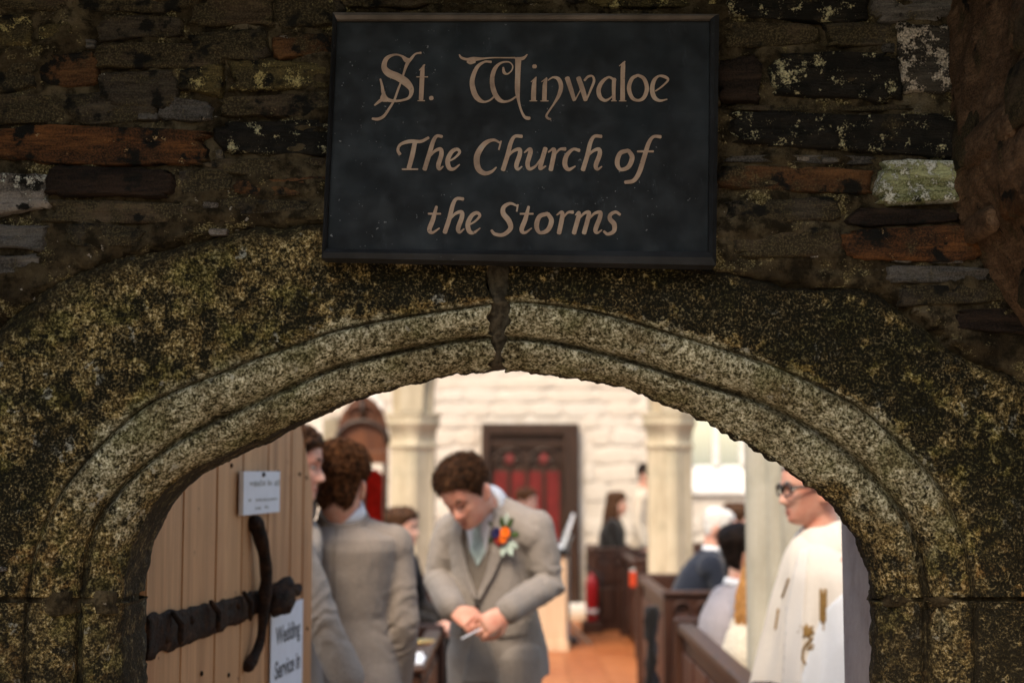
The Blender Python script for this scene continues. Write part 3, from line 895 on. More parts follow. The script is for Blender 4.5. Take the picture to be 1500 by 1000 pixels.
for i in range(26):
    yy = YW - .05 - rng.uniform(0, .55); zz = 1.75 + .13 * (i % 7) + rng.uniform(-.02, .02)
    bm = bmesh.new()
    hw, hz = rng.uniform(.05, .11), rng.uniform(.022, .05)
    add_loft(bm, [(Vector((0, 0, -hz * .95)), Vector((.006, 0, 0)), Vector((0, hw * .9, 0)), 6), (Vector((0, 0, -hz * .6)), Vector((.011, 0, 0)), Vector((0, hw, 0)), 6),
                  (Vector((0, 0, hz * .5)), Vector((.011, 0, 0)), Vector((0, hw, 0)), 6), (Vector((0, 0, hz)), Vector((.006, 0, 0)), Vector((0, hw * .9, 0)), 6)], 18)
    for v in bm.verts: v.co += Vector((1, 1, 1)) * fbm(v.co * 25 + Vector((i, 0, 0)), 3) * .006
    s_ = obj('stone', smooth(bm), M[rng.choice(['sidewall', 'sidewall', 'brown', 'rustdim'])])
    s_.parent = side
    s_.location = (.93 - .175 * sstep(1.66, 2.10, zz) + .002 - .9, yy - YW, zz)
lw = obj('porch_side_wall', box_bm((-1.75, -.9, -.02), (-1.30, YW + .002, 2.88), .01), M['sidewall'])
tag(lw, 'opposite side wall of the porch, left of the doorway out of frame', 'wall')
rf = empty('porch_roof', (0, 0, 2.86))
tag(rf, 'timber porch roof out of view, cut short to let light reach the arch', 'roof')
child('roof_deck', box_bm((-1.8, 1.15, 2.885), (1.55, YW + .5, 2.98)), M['rooftimber'], rf)  # unseen deck stops short so more daylight falls on the doorway
for k in range(2):
    child('rafter', box_bm((-1.29, 1.2 + .6 * k, 2.76), (1.03, 1.3 + .6 * k, 2.884)), M['rooftimber'], rf)
core = empty('church_wall', (0, YW + .3, 0))
tag(core, 'thick south wall of the church with a grey plastered reveal inside the doorway', 'wall')
RX0, RX1 = .661, .678
bm = bmesh.new()
outl = [(RX0, YW + .142), (RX1, 2.95), (4.7, 2.95), (4.7, YW + .05), (1.25, YW + .05), (1.25, YW + .142)]
add_prism(bm, outl, lambda u, v, d: Vector((u, v, d)), -.02, 3.3)
bmesh.ops.recalc_face_normals(bm, faces=bm.faces)
child('plaster_reveal', bm, M['plaster'], core)
bm = bmesh.new()
outl = [(-.78, YW + .262), (-.78, 2.95), (-4.7, 2.95), (-4.7, YW + .05), (-1.32, YW + .05), (-1.32, YW + .262)]
add_prism(bm, outl, lambda u, v, d: Vector((u, v, d)), -.02, 3.3)
bmesh.ops.recalc_face_normals(bm, faces=bm.faces)
child('plaster_reveal', bm, M['plaster'], core)
child('lintel', box_bm((-.79, YW + .266, 1.98), (.70, 2.945, 3.29)), M['plaster'], core)
child('wall_head', box_bm((-4.7, YW + .048, 2.60), (4.7, YW + .264, 3.28)), M['mortar'], core)
child('wall_cheek', box_bm((-1.34, YW + .06, -.02), (-.93, YW + .26, 3.0)), M['mortar'], core)
child('wall_cheek', box_bm((.93, YW + .06, -.02), (1.30, YW + .26, 3.0)), M['mortar'], core)

# ------------------------------------------------------------------ the painted board
SY = 2.325
sign = empty('church_sign', (.0, SY, 2.0))
tag(sign, 'black painted wooden board lettered in gold above the arch', 'sign')
o_ = [(487.5, 18.5), (1053.5, 21), (1049, 388.5), (471, 377.5)]
i_ = [(493, 28.5), (1041, 28), (1038, 369), (478, 364)]
bm = bmesh.new()
q = [P(x, y, SY + .012) for x, y in i_]
qq = []
# slightly uneven panel
n = 40
grid = []
for j in range(n + 1):
    for i in range(n + 1):
        u, v = i / n, j / n
        p = (q[0] * (1 - u) + q[1] * u) * (1 - v) + (q[3] * (1 - u) + q[2] * u) * v
        p.y += fbm(p * 4, 2) * .0012
        grid.append(bm.verts.new(p))
for j in range(n):
    for i in range(n):
        a = j * (n + 1) + i
        bm.faces.new((grid[a], grid[a + n + 1], grid[a + n + 2], grid[a + 1]))
child('sign_panel', smooth(bm), M['board'], sign)
for k in range(4):
    bm = bmesh.new()
    a, b = o_[k], o_[(k + 1) % 4]; c, d = i_[(k + 1) % 4], i_[k]
    fo = [P(*a, SY), P(*b, SY), P(*c, SY + .001), P(*d, SY + .001)]
    mid0 = [(fo[0] * .45 + fo[3] * .55), (fo[1] * .45 + fo[2] * .55)]
    for m_ in mid0: m_.y -= .006
    A = [bm.verts.new(p) for p in (fo[0], fo[1], mid0[1], mid0[0])]
    B = [bm.verts.new(p) for p in (fo[2], fo[3])]
    back = [bm.verts.new(Vector((p.x, SY + .055, p.z))) for p in fo]
    bm.faces.new((A[0], A[3], A[2], A[1])); bm.faces.new((A[3], B[1], B[0], A[2]))
    bm.faces.new((A[0], A[1], back[1], back[0])); bm.faces.new((B[0], B[1], back[3], back[2]))
    bm.faces.new((A[0], back[0], back[3], B[1], A[3])); bm.faces.new((A[1], A[2], B[0], back[2], back[1]))
    bmesh.ops.recalc_face_normals(bm, faces=bm.faces)
    child('frame_rail', bm, M['litrail' if k == 0 else 'boardframe'], sign)  # top rail gets a lighter colour so its edge looks lit
bk = [P(x, y, SY + .035) for x, y in i_]
bm = bmesh.new(); vs_ = [bm.verts.new(p) for p in bk]; bm.faces.new(vs_)
ext = bmesh.ops.extrude_face_region(bm, geom=list(bm.faces))
for v in [x for x in ext['geom'] if isinstance(x, bmesh.types.BMVert)]: v.co.y -= .018
bmesh.ops.recalc_face_normals(bm, faces=bm.faces)
child('backing_board', bm, M['boardframe'], sign)

# lettering: brush strokes (x, y, width) in the coordinates of three enlarged views of the photograph
LINE1A = (540, 60, 6.25, [
 [(480,112,20),(430,122,16),(390,165,26),(352,215,30),(325,290,20),(300,370,17),(268,455,20),(235,545,20),(190,620,22),(140,690,26),(85,718,28),(34,714,20)],
 [(372,178,34),(345,178,46),(300,140,18),(235,130,20),(165,165,38),(142,240,50),(180,295,66),(270,335,70),(345,385,70),(392,450,46),(372,520,26),(300,548,20),(225,552,26),(165,535,36),(135,480,32),(124,415,24),(108,352,16)],
 [(160,525,34),(110,548,30),(55,592,14)], [(140,500,44),(130,535,44),(170,550,24)],
 [(506,225,14),(495,265,34),(490,330,42),(485,450,42),(480,540,40)], [(466,272,10),(514,222,14)], [(440,333,9),(542,333,9)], [(450,550,9),(514,550,9)],
 [(573,516,38),(575,536,40)],
 [(830,130,12),(852,158,22),(900,172,24),(960,170,40),(1040,166,20),(1130,158,12),(1250,158,11),(1340,158,14)], [(903,192,18),(930,205,26),(970,188,36)],
 [(1330,160,10),(1400,166,30),(1430,152,22),(1452,128,9)], [(1345,170,20),(1395,170,20)],
 [(1122,196,22),(1060,196,20),(990,250,34),(948,370,44),(968,480,50),(1010,540,42),(1060,560,20),(1110,545,16),(1150,512,16)],
 [(1232,245,16),(1240,290,28),(1270,305,14),(1308,275,12),(1318,230,12),(1280,196,12),(1205,208,20),(1150,270,38),(1130,370,42),(1150,470,46),(1190,535,42),(1240,558,24),(1300,545,18),(1360,505,16)],
 [(1370,165,56),(1366,300,48),(1362,450,46),(1372,545,26),(1392,625,20),(1422,690,24),(1450,708,32),(1476,710,28)]])
LINE1B = (760, 60, 6.25, [
 [(143,228,40),(144,246,40)], [(156,338,14),(142,385,36),(137,450,44),(134,545,44)], [(112,378,8),(160,334,10)], [(100,551,9),(166,551,9)],
 [(254,344,16),(240,390,36),(236,450,42),(233,545,42)], [(208,378,8),(256,340,10)], [(200,552,9),(270,552,9)],
 [(266,364,10),(315,336,18),(365,355,36),(386,420,40),(366,500,34),(320,580,18),(272,650,17),(252,690,20),(270,712,22),(292,718,18)],
 [(442,340,44),(475,440,42),(508,545,34)], [(515,545,12),(550,480,11),(580,425,11)], [(545,340,44),(580,440,46),(612,545,38)], [(618,545,14),(656,455,20),(688,370,24),(672,326,18),(632,332,22),(600,366,20)],
 [(888,362,16),(862,352,22),(820,336,20),(762,380,34),(730,450,40),(744,518,38),(790,548,26),(840,524,14),(868,490,12)], [(872,350,38),(868,450,34),(870,545,30)], [(846,551,9),(894,551,9)],
 [(968,192,12),(954,235,40),(950,380,40),(950,545,44)], [(920,232,8),(972,190,12)], [(918,552,9),(982,552,9)],
 [(1090,316,24),(1035,350,34),(1008,435,38),(1035,520,34),(1090,548,24),(1145,520,34),(1172,435,38),(1145,350,34),(1090,316,24)],
 [(1250,462,12),(1310,420,16),(1365,362,20),(1335,332,28),(1280,326,20),(1236,370,36),(1220,450,42),(1240,520,40),(1290,550,24),(1357,538,10)]])
LINE2 = (570, 190, 3.6585, [
 [(58,133,18),(47,110,15),(62,80,15),(110,64,20),(170,64,17),(212,44,14)], [(138,72,24),(124,140,25),(106,208,24)], [(70,213,9),(154,213,9)],
 [(284,38,16),(255,36,17),(236,65,22),(216,130,24),(190,215,24)], [(214,150,9),(245,116,15),(276,106,20),(280,135,24),(264,190,24),(270,212,16),(290,198,7)],
 [(316,172,9),(352,152,11),(378,122,15),(362,106,18),(334,122,22),(314,165,25),(322,205,24),(346,212,15),(378,188,7)],
 [(588,108,9),(600,62,9)], [(596,72,10),(558,56,15),(510,78,26),(472,140,32),(476,205,31),(510,234,24),(548,226,16),(575,202,7)],
 [(712,37,18),(674,37,17),(652,72,22),(634,140,24),(610,217,24)], [(632,150,9),(665,116,15),(698,106,20),(700,134,24),(682,190,24),(690,213,15),(712,198,7)],
 [(724,124,7),(752,104,16),(758,120,24),(742,180,24),(752,210,20),(784,196,12),(818,150,9)], [(838,100,24),(818,170,24),(810,208,20),(840,196,7)],
 [(852,122,7),(880,104,16),(884,128,24),(866,217,24)], [(880,148,7),(912,108,12),(945,104,20)],
 [(1020,112,18),(985,106,15),(950,142,24),(942,188,26),(962,214,19),(998,196,7)],
 [(1138,37,18),(1100,37,17),(1078,72,22),(1062,140,24),(1038,217,24)], [(1058,150,9),(1092,116,15),(1124,106,20),(1128,134,24),(1108,190,24),(1116,213,15),(1140,198,7)],
 [(1282,112,20),(1238,128,24),(1222,178,26),(1240,214,18),(1282,200,24),(1302,150,26),(1282,112,20)],
 [(1455,40,18),(1416,40,16),(1390,75,22),(1366,150,25),(1340,230,25),(1310,274,22),(1264,283,18)], [(1330,118,11),(1416,118,11)]])
LINE3 = (570, 190, 3.6585, [
 [(254,412,14),(236,480,24),(216,535,24),(232,552,15),(270,528,7)], [(210,451,10),(276,451,10)],
 [(398,372,17),(362,371,17),(342,402,22),(322,480,24),(298,552,24)], [(322,486,9),(355,451,15),(388,442,20),(390,470,24),(370,528,24),(378,550,15),(402,532,7)],
 [(424,512,9),(460,492,11),(486,462,15),(470,446,18),(442,462,22),(422,505,25),(430,545,24),(454,552,15),(488,528,7)],
 [(684,438,9),(690,402,9)], [(688,410,10),(650,396,15),(615,415,22),(612,450,27),(642,490,29),(650,530,25),(612,563,20),(568,560,17),(548,540,14)],
 [(748,412,14),(730,480,24),(710,535,24),(728,552,15),(764,528,7)], [(702,451,10),(772,451,10)],
 [(850,450,20),(806,466,24),(790,516,26),(808,552,18),(850,538,24),(870,488,26),(850,450,20)],
 [(898,458,7),(924,442,16),(928,466,24),(910,556,24)], [(924,486,7),(956,446,12),(986,442,18)],
 [(998,458,7),(1016,444,16),(1014,470,24),(990,556,24)], [(1010,486,8),(1044,450,14),(1070,444,20),(1066,475,24),(1044,556,24)], [(1066,486,8),(1100,450,14),(1132,444,20),(1128,475,24),(1106,535,24),(1116,553,14),(1140,538,7)],
 [(1238,456,14),(1214,442,16),(1186,456,20),(1184,480,24),(1206,508,26),(1204,544,22),(1172,560,16),(1150,545,13)]])
def lettering(spec):
    x0, y0, sc, strokes = spec
    verts = []; faces = []
    for si, st in enumerate(strokes):
        pts = catmull(st, 9) if len(st) > 2 else [np.array(st[0], float), np.array(st[1], float)]
        pts = np.array(pts)
        lift = .0008 + .00006 * (si % 7)
        L = []
        m = len(pts)
        for i, p in enumerate(pts):
            d = pts[min(i + 1, m - 1)] - pts[max(i - 1, 0)]
            dx, dy = d[0], d[1]; l = math.hypot(dx, dy) or 1
            nx_, ny_ = -dy / l, dx / l
            w = p[2] / 2
            row = []
            for sg in (-1, 1):
                X = (p[0] + sg * nx_ * w) / sc + x0; Y = (p[1] + sg * ny_ * w) / sc + y0
                row.append((X, Y))
            if i == 0: 
                row0 = [((p[0] - dx / l * w * .45 + sg * nx_ * w * .5) / sc + x0, (p[1] - dy / l * w * .45 + sg * ny_ * w * .5) / sc + y0) for sg in (-1, 1)]
                L.append(row0)
            L.append(row)
            if i == m - 1:
                L.append([((p[0] + dx / l * w * .45 + sg * nx_ * w * .5) / sc + x0, (p[1] + dy / l * w * .45 + sg * ny_ * w * .5) / sc + y0) for sg in (-1, 1)])
        b = len(verts)
        for i, row in enumerate(L):
            for X, Y in row:
                p = P(X, Y, SY + .0105)
                p.y -= lift + i * .0000015
                p.y += fbm(P(X, Y, SY + .012) * 4, 2) * .0012
                verts.append(p)
        for i in range(len(L) - 1):
            a = b + 2 * i
            faces.append((a, a + 1, a + 3, a + 2))
    me = mesh_from('lettering', verts, faces)
    bm = bmesh.new(); bm.from_mesh(me)
    bm.normal_update()
    for f in bm.faces:
        if f.normal.y > 0: f.normal_flip()
    bm.to_mesh(me); bm.free()
    return me
child('lettering', lettering(LINE1A), M['letter'], sign)
child('lettering', lettering(LINE1B), M['letter'], sign)
child('lettering', lettering(LINE2), M['letter'], sign)
child('lettering', lettering(LINE3), M['letter'], sign)
# ------------------------------------------------------------------ north wall with limewashed stones
NY = 16.0
nw = empty('north_wall', (0, NY, 0))
tag(nw, 'limewashed rough stone wall at the far side of the church', 'wall')
WX0, WX1, WZ0, WZ1 = 1.72, 2.95, 1.36, 2.9       # window opening
for lo, hi in (((-4.7, NY + .02, -.02), (WX0, NY + .6, 3.6)), ((WX1, NY + .02, -.02), (5.7, NY + .6, 3.6)), ((WX0 + .001, NY + .021, -.02), (WX1 - .001, NY + .599, WZ0)), ((WX0 + .001, NY + .021, WZ1), (WX1 - .001, NY + .599, 3.599))):
    child('wall_core', box_bm(lo, hi), M['lime'], nw)
variants = []
rng = random.Random(8)
for k in range(14):
    bm = bmesh.new()
    hw, hh = .5, .5
    s = Vector((k * 7.3, 0, 0)); n = 14
    prev = None
    for sc, d in ((1.02, .03), (1.0, -.4), (.86, -.9), (.45, -1.0)):
        cur = []
        for q in range(n):
            a = 2 * math.pi * q / n; ca, sa = math.cos(a), math.sin(a)
            x = math.copysign(abs(ca) ** .55, ca) * hw * sc; z = math.copysign(abs(sa) ** .55, sa) * hh * sc
            w = 1 + .16 * fbm(Vector((ca * 1.5, sa * 1.5, 0)) + s, 3)
            cur.append(bm.verts.new((x * w, d * .03 + fbm(Vector((x * 3, z * 3, 4)) + s, 3) * .012 * (1 if d < 0 else 0), z * w)))
        if prev:
            for q in range(n): bm.faces.new((prev[q], prev[(q + 1) % n], cur[(q + 1) % n], cur[q]))
        prev = cur
    bm.faces.new(prev)
    smooth(bm)
    me = bpy.data.meshes.new('stone'); bm.to_mesh(me); bm.free(); me.materials.append(M['lime'])
    variants.append(me)
DX0, DX1, DZ1 = P(700, 700, NY).x, P(854, 700, NY).x, P(700, 614, NY).z
z = .02
while z < 3.2:
    h = rng.uniform(.13, .21); x = -1.9 + rng.uniform(-.2, 0)
    while x < 3.5:
        w = rng.uniform(.22, .58)
        cx, cz = x + w / 2, z + h / 2
        hit = (DX0 - .02 < cx + w / 2 and cx - w / 2 < DX1 + .02 and z < DZ1) or (WX0 - .02 < cx + w / 2 and cx - w / 2 < WX1 + .02 and WZ0 - .1 < z + h and z < WZ1)
        if hit and w > .25:
            # shorten stones that meet an opening
            for L, Rr, zt, zb in ((DX0, DX1, DZ1, -1), (WX0, WX1, WZ1, WZ0 - .1)):
                if z < zt and z + h > zb and x < L < x + w and L - x > .12: w2 = L - x; cx = x + w2 / 2; hit = False; ww = w2
                elif z < zt and z + h > zb and x < Rr < x + w and x + w - Rr > .12: ww = x + w - Rr; cx = Rr + ww / 2; hit = False
            w_ = ww if not hit else w
        else: w_ = w
        if not hit:
            o = bpy.data.objects.new('stone', rng.choice(variants))
            o.parent = nw
            o.location = (cx, .012, cz); o.scale = (w_ * 1.0, rng.uniform(.06, .26), h * .99)
            o.rotation_euler = (0, rng.uniform(-.03, .03), 0)
            COL.objects.link(o)
        x += w
    z += h
# window
win = empty('church_window', (0, NY, 0))
tag(win, 'bright mullioned window in the white far wall beside the right column', 'window')
for k in range(5):
    x = WX0 + (WX1 - WX0) * k / 4
    child('mullion', box_bm((x - .035, NY + .30, WZ0 + .30), (x + .035, NY + .40, WZ1), .012), M['windowstone'], win)
child('transom', box_bm((WX0 + .036, NY + .32, 2.22), (WX1 - .036, NY + .38, 2.27), .008), M['windowstone'], win)
for k in range(4):
    x0 = WX0 + (WX1 - WX0) * k / 4 + .036; x1 = WX0 + (WX1 - WX0) * (k + 1) / 4 - .036
    child('pane', box_bm((x0, NY + .345, WZ0 + .30), (x1, NY + .352, WZ1)), M['glass'], win)
bm = bmesh.new()
add_prism(bm, [(NY - .03, WZ0 - .02), (NY - .03, WZ0 + .03), (NY + .40, WZ0 + .31), (NY + .60, WZ0 + .31), (NY + .60, WZ0 + .0)], lambda u, v, d: Vector((d, u, v)), WX0 + .004, WX1 - .004)
bmesh.ops.recalc_face_normals(bm, faces=bm.faces)
child('sill', bm, M['windowstone'], win)

# far door with red tracery
fd = empty('tracery_door', (0, NY, 0))
tag(fd, 'dark oak door with red panels under carved tracery in the far wall', 'door')
Y1 = NY - .02
def fx(px): return P(px, 700, Y1).x
def fz(py): return P(750, py, Y1).z
child('frame_post', box_bm((fx(705), NY - .10, 0), (fx(717), NY + .02, fz(636)), .006), M['darkoak'], fd)
child('frame_post', box_bm((fx(826), NY - .10, 0), (fx(848), NY + .02, fz(636)), .006), M['darkoak'], fd)
child('frame_head', box_bm((fx(705), NY - .105, fz(636)), (fx(848), NY + .02, fz(620)), .006), M['darkoak'], fd)
child('rail', box_bm((fx(717), NY - .05, fz(655)), (fx(826), NY + .015, fz(637)), .004), M['darkoak'], fd)
child('back_board', box_bm((fx(717), NY - .015, 0), (fx(826), NY + .018, fz(655))), M['darkoak'], fd)
pw = (fx(822) - fx(721)) / 4
for k in range(4):
    x0 = fx(721) + pw * k
    child('red_panel', box_bm((x0 + .02, NY - .028, fz(796)), (x0 + pw - .02, NY - .017, fz(690)), .003), M['redpaint'], fd)
    child('lower_panel', box_bm((x0 + .02, NY - .028, .10), (x0 + pw - .02, NY - .017, fz(806)), .003), M['darkoak'], fd)
for k in range(5):
    x0 = fx(721) + pw * k
    child('muntin', box_bm((x0 - .018, NY - .05, .02), (x0 + .018, NY - .016, fz(689)), .004), M['darkoak'], fd)
child('rail', box_bm((fx(717) + .02, NY - .045, fz(805)), (fx(826) - .02, NY - .0165, fz(797)), .003), M['pew'], fd)
for k in range(4):
    x0 = fx(721) + pw * k; xc = x0 + pw / 2
    bm = bmesh.new()
    arc = [Vector((xc - pw * .46 * math.cos(a) * (1 if a < 1.57 else 1), NY - .035, fz(689) + .13 * math.sin(a) ** .8)) for a in [math.pi * q / 10 for q in range(11)]]
    add_tube(bm, arc, .014, 6)
    child('tracery_arch', smooth(bm), M['darkoak'], fd)
for k in range(2):
    xc = fx(721) + pw * (1 + 2 * k)
    bm = bmesh.new()
    arc = [Vector((xc - pw * .95 * math.cos(a), NY - .037, fz(690) + .25 * math.sin(a) ** .7)) for a in [math.pi * q / 12 for q in range(13)]]
    add_tube(bm, arc, .016, 6)
    child('tracery_arch', smooth(bm), M['darkoak'], fd)
    bm = bmesh.new()
    add_loft(bm, [(Vector((xc, NY - .03, fz(684))), Vector((.03, 0, 0)), Vector((0, .012, 0))), (Vector((xc, NY - .03, fz(674))), Vector((.075, 0, 0)), Vector((0, .014, 0))), (Vector((xc, NY - .03, fz(664))), Vector((.02, 0, 0)), Vector((0, .012, 0)))], 10)
    child('red_panel', smooth(bm), M['redpaint'], fd)
st = obj('stone_step', box_bm((fx(770), NY - .62, 0), (fx(862), NY - .11, .075), .012), M['step'])
tag(st, 'low pale stone step in front of the dark tracery door', 'step')
pl = obj('plinth_block', box_bm((fx(830), NY - .52, .077), (fx(858), NY - .16, .16), .012), M['plinth'])
tag(pl, 'small white block lying on the step at the foot of the dark door', 'block')
# light stone post left of the carved screen
pil = obj('stone_pilaster', box_bm((P(474, 700, 12.6).x, 12.5, -.006), (P(497, 700, 12.6).x, 12.9, P(480, 612, 12.6).z), .02), M['pier'])
tag(pil, 'pale stone post to the left of the carved red-curtained screen', 'post')

# ------------------------------------------------------------------ arcades
def pier_bm(h, r=.19):
    bm = bmesh.new(); n = 72
    def shape(a):
        best = 0
        k = math.cos(2 * a) ** 2          # 1 on the shafts, 0 in the diagonals
        return .80 + .20 * k ** .8 - .10 * math.exp(-((abs(math.cos(2 * a)) - .45) / .18) ** 2)
    prof = [(0, 1.55, 1), (.14, 1.55, 1), (.17, 1.42, .8), (.22, 1.42, .6), (.26, 1.18, .3), (.30, 1.05, .0), (.34, 1.0, 0)]
    prof += [(h - .34 + 0 * k, 1.0, 0) for k in (0,)]
    prof += [(h - .30, 1.0, 0), (h - .285, 1.10, 0), (h - .265, 1.10, 0), (h - .25, 1.0, 0), (h - .20, 1.02, .1), (h - .13, 1.12, .3), (h - .10, 1.26, .5), (h - .07, 1.27, .6), (h - .055, 1.20, .6), (h - .02, 1.36, .8), (h, 1.36, .8)]
    prev = None
    for z, s, rd in prof:
        cur = []
        for k in range(n):
            a = 2 * math.pi * k / n
            q = shape(a) * (1 - rd) + .93 * rd
            oct_ = 1 / max(abs(math.cos(a)), abs(math.sin(a)), (abs(math.cos(a)) + abs(math.sin(a))) / 1.32)
            q = q * (1 - rd) + oct_ * .92 * rd
            cur.append(bm.verts.new((r * s * q * math.cos(a), r * s * q * math.sin(a), z)))
        if prev:
            for k in range(n): bm.faces.new((prev[k], prev[(k + 1) % n], cur[(k + 1) % n], cur[k]))
        prev = cur
    bm.faces.new(prev)
    for f in bm.faces: f.smooth = abs(f.normal.z) < .5
    return bm
def arcade(Y, xs, h, label_of, wall_label, r=.19, top=3.7, mt='pier'):
    for k, x in enumerate(xs):
        e = empty('church_pier', (x, Y, -.006)); tag(e, label_of[k], 'column', 'clustered stone piers of the arcades')
        bm = pier_bm(h, r)
        obj('shaft', bm, M[mt], e)
    w = empty('arcade_wall', (0, Y, h)); tag(w, wall_label, 'arcade')
    ext = [xs[0] - (xs[1] - xs[0])] + list(xs) + [xs[-1] + (xs[-1] - xs[-2])]
    for a, b in zip(ext, ext[1:]):
        half = (b - a) / 2; mid = (a + b) / 2; sp = half - r * .86
        rise = min(1.25, sp * .95)
        arc = []
        for q in range(25):
            t = q / 24
            arc.append((mid - sp * math.cos(math.pi * t), h + rise * math.sin(math.pi * t) ** .72))
        def ring(nm, s0, s1, dy, top_=None):
            """band of the arch between two outlines, or from an outline up to the wall top"""
            I = [(mid + (u - mid) * (sp + s0) / sp, h + .001 + (v - h) * (1 + s0 / rise)) for u, v in arc]
            if top_ is None: O = [(mid + (u - mid) * (sp + s1) / sp, h + .001 + (v - h) * (1 + s1 / rise)) for u, v in arc]
            else:
                O = [(a + .001 if k_ == 0 else b - .001 if k_ == len(arc) - 1 else u, top_) for k_, (u, v) in enumerate(I)]
                I = [(a + .001, h + .001)] + I + [(b - .001, h + .001)]
                O = [(a + .001, top_ - .2)] + O + [(b - .001, top_ - .2)]
            bm = bmesh.new()
            V = [[bm.verts.new((u, Y + s_ * dy, v)) for s_ in (-1, 1) for (u, v) in (i_2, o_2)] for i_2, o_2 in zip(I, O)]
            for p_2, q_2 in zip(V, V[1:]):
                for f_ in ((0, 1), (1, 3), (3, 2), (2, 0)): bm.faces.new((p_2[f_[0]], p_2[f_[1]], q_2[f_[1]], q_2[f_[0]]))
            bmesh.ops.recalc_face_normals(bm, faces=bm.faces)
            child(nm, bm, M['pier'], w)
        ring('arch_order', 0.0, .072, .15)
        ring('spandrel', .07, 0, .24, top)
arcade(12.0, [P(605, 700, 12).x, P(981, 700, 12).x], P(605, 604, 12).z, ['clustered stone column standing left of the bowed man in grey', 'clustered stone column beside the bright window with the navy suited man below'], 'stone arches resting on the two far columns')
arcade(5.6, [-1.36, P(1160, 700, 5.6).x], 2.1, ['nearer clustered column hidden behind the open door', 'nearest grey clustered column right behind the priest'], 'stone arches on the nearer columns, above the picture', r=.185, mt='greypier')

# ------------------------------------------------------------------ carved screen with red curtain
sc = empty('carved_screen', (0, 12.3, 0))
tag(sc, 'tall carved oak screen with an ogee head and red curtain left of the column', 'screen')
SYY = 12.3
def sx(px): return P(px, 700, SYY).x
def sz(py): return P(530, py, SYY).z
xl, xr = sx(494), sx(568); xm = (xl + xr) / 2; hw = (xr - xl) / 2
ogee = [(1.0, 660), (1.02, 640), (.96, 622), (.80, 604), (.55, 591), (.28, 583), (.08, 578), (.0, 570)]
outline = [(xm - hw * u, sz(v)) for u, v in ogee] + [(xm + hw * u, sz(v)) for u, v in reversed(ogee[:-1])]
bm = bmesh.new(); add_prism(bm, outline, lambda u, v, d: Vector((u, d, v)), SYY - .03, SYY + .03); bmesh.ops.recalc_face_normals(bm, faces=bm.faces)
child('head_board', bm, M['oak'], sc)
for q, (dz, rr, mt) in enumerate(((636, .030, 'darkoak'), (600, .020, 'oak'))):
    bm = bmesh.new()
    arc = [Vector((xm - hw * (.99 if q == 0 else .55) * math.cos(a), SYY - .05, sz(dz) + (.17 if q == 0 else .06) * (math.sin(a) - .35))) for a in [math.pi * k / 14 for k in range(15)]]
    add_tube(bm, arc, rr, 8); child('carved_rib', smooth(bm), M[mt], sc)
bm = bmesh.new()
add_loft(bm, [(Vector((xm, SYY - .06, sz(612))), Vector((.012, 0, 0)), Vector((0, .02, 0))), (Vector((xm, SYY - .06, sz(604))), Vector((.035, 0, 0)), Vector((0, .03, 0))), (Vector((xm, SYY - .06, sz(597))), Vector((.02, 0, 0)), Vector((0, .03, 0))), (Vector((xm, SYY - .06, sz(586))), Vector((.035, 0, 0)), Vector((0, .02, 0)))], 10)
child('finial', smooth(bm), M['darkoak'], sc)
for x in (xl, xm - .015, xr - .04):
    child('post', box_bm((x, SYY - .045, 0), (x + .04, SYY + .02, sz(659)), .006), M['darkoak'], sc)
child('rail', box_bm((xl + .002, SYY - .05, sz(678)), (xr - .002, SYY + .018, sz(660)), .005), M['oak'], sc)
child('lower_panel', box_bm((xl + .04, SYY - .02, .01), (xr - .04, SYY + .015, .75), .005), M['darkoak'], sc)
for a, b in ((xl + .041, xm - .016), (xm + .026, xr - .041)):
    bm = bmesh.new(); n = 30
    rows = []
    for k in range(n + 1):
        x = a + (b - a) * k / n
        rows.append([bm.verts.new((x, SYY + .012 * math.sin(k * 1.5) - .004, z)) for z in (.76, sz(690) + .05 * math.sin(math.pi * k / n) - .03)])
    for k in range(n): bm.faces.new((rows[k][0], rows[k + 1][0], rows[k + 1][1], rows[k][1]))
    r_ = bmesh.ops.solidify(bm, geom=list(bm.faces), thickness=.004)
    child('curtain', smooth(bm), M['redcloth'], sc)
# the small bright window high on the left, seen past the screen
bw = empty('small_window', (0, NY, 0)); tag(bw, 'small bright leaded opening just above the carved screen', 'window')
for px, py, s in ((543, 578, 12), (553, 594, 9)):
    bm = bmesh.new(); c = P(px, py, NY - .01)
    add_loft(bm, [(c + Vector((0, .02, 0)), Vector((s * .0075, 0, 0)), Vector((0, 0, s * .0085))), (c + Vector((0, -.02, 0)), Vector((s * .0075, 0, 0)), Vector((0, 0, s * .0085)))], 14)
    child('pane', bm, M['plinth'], bw)

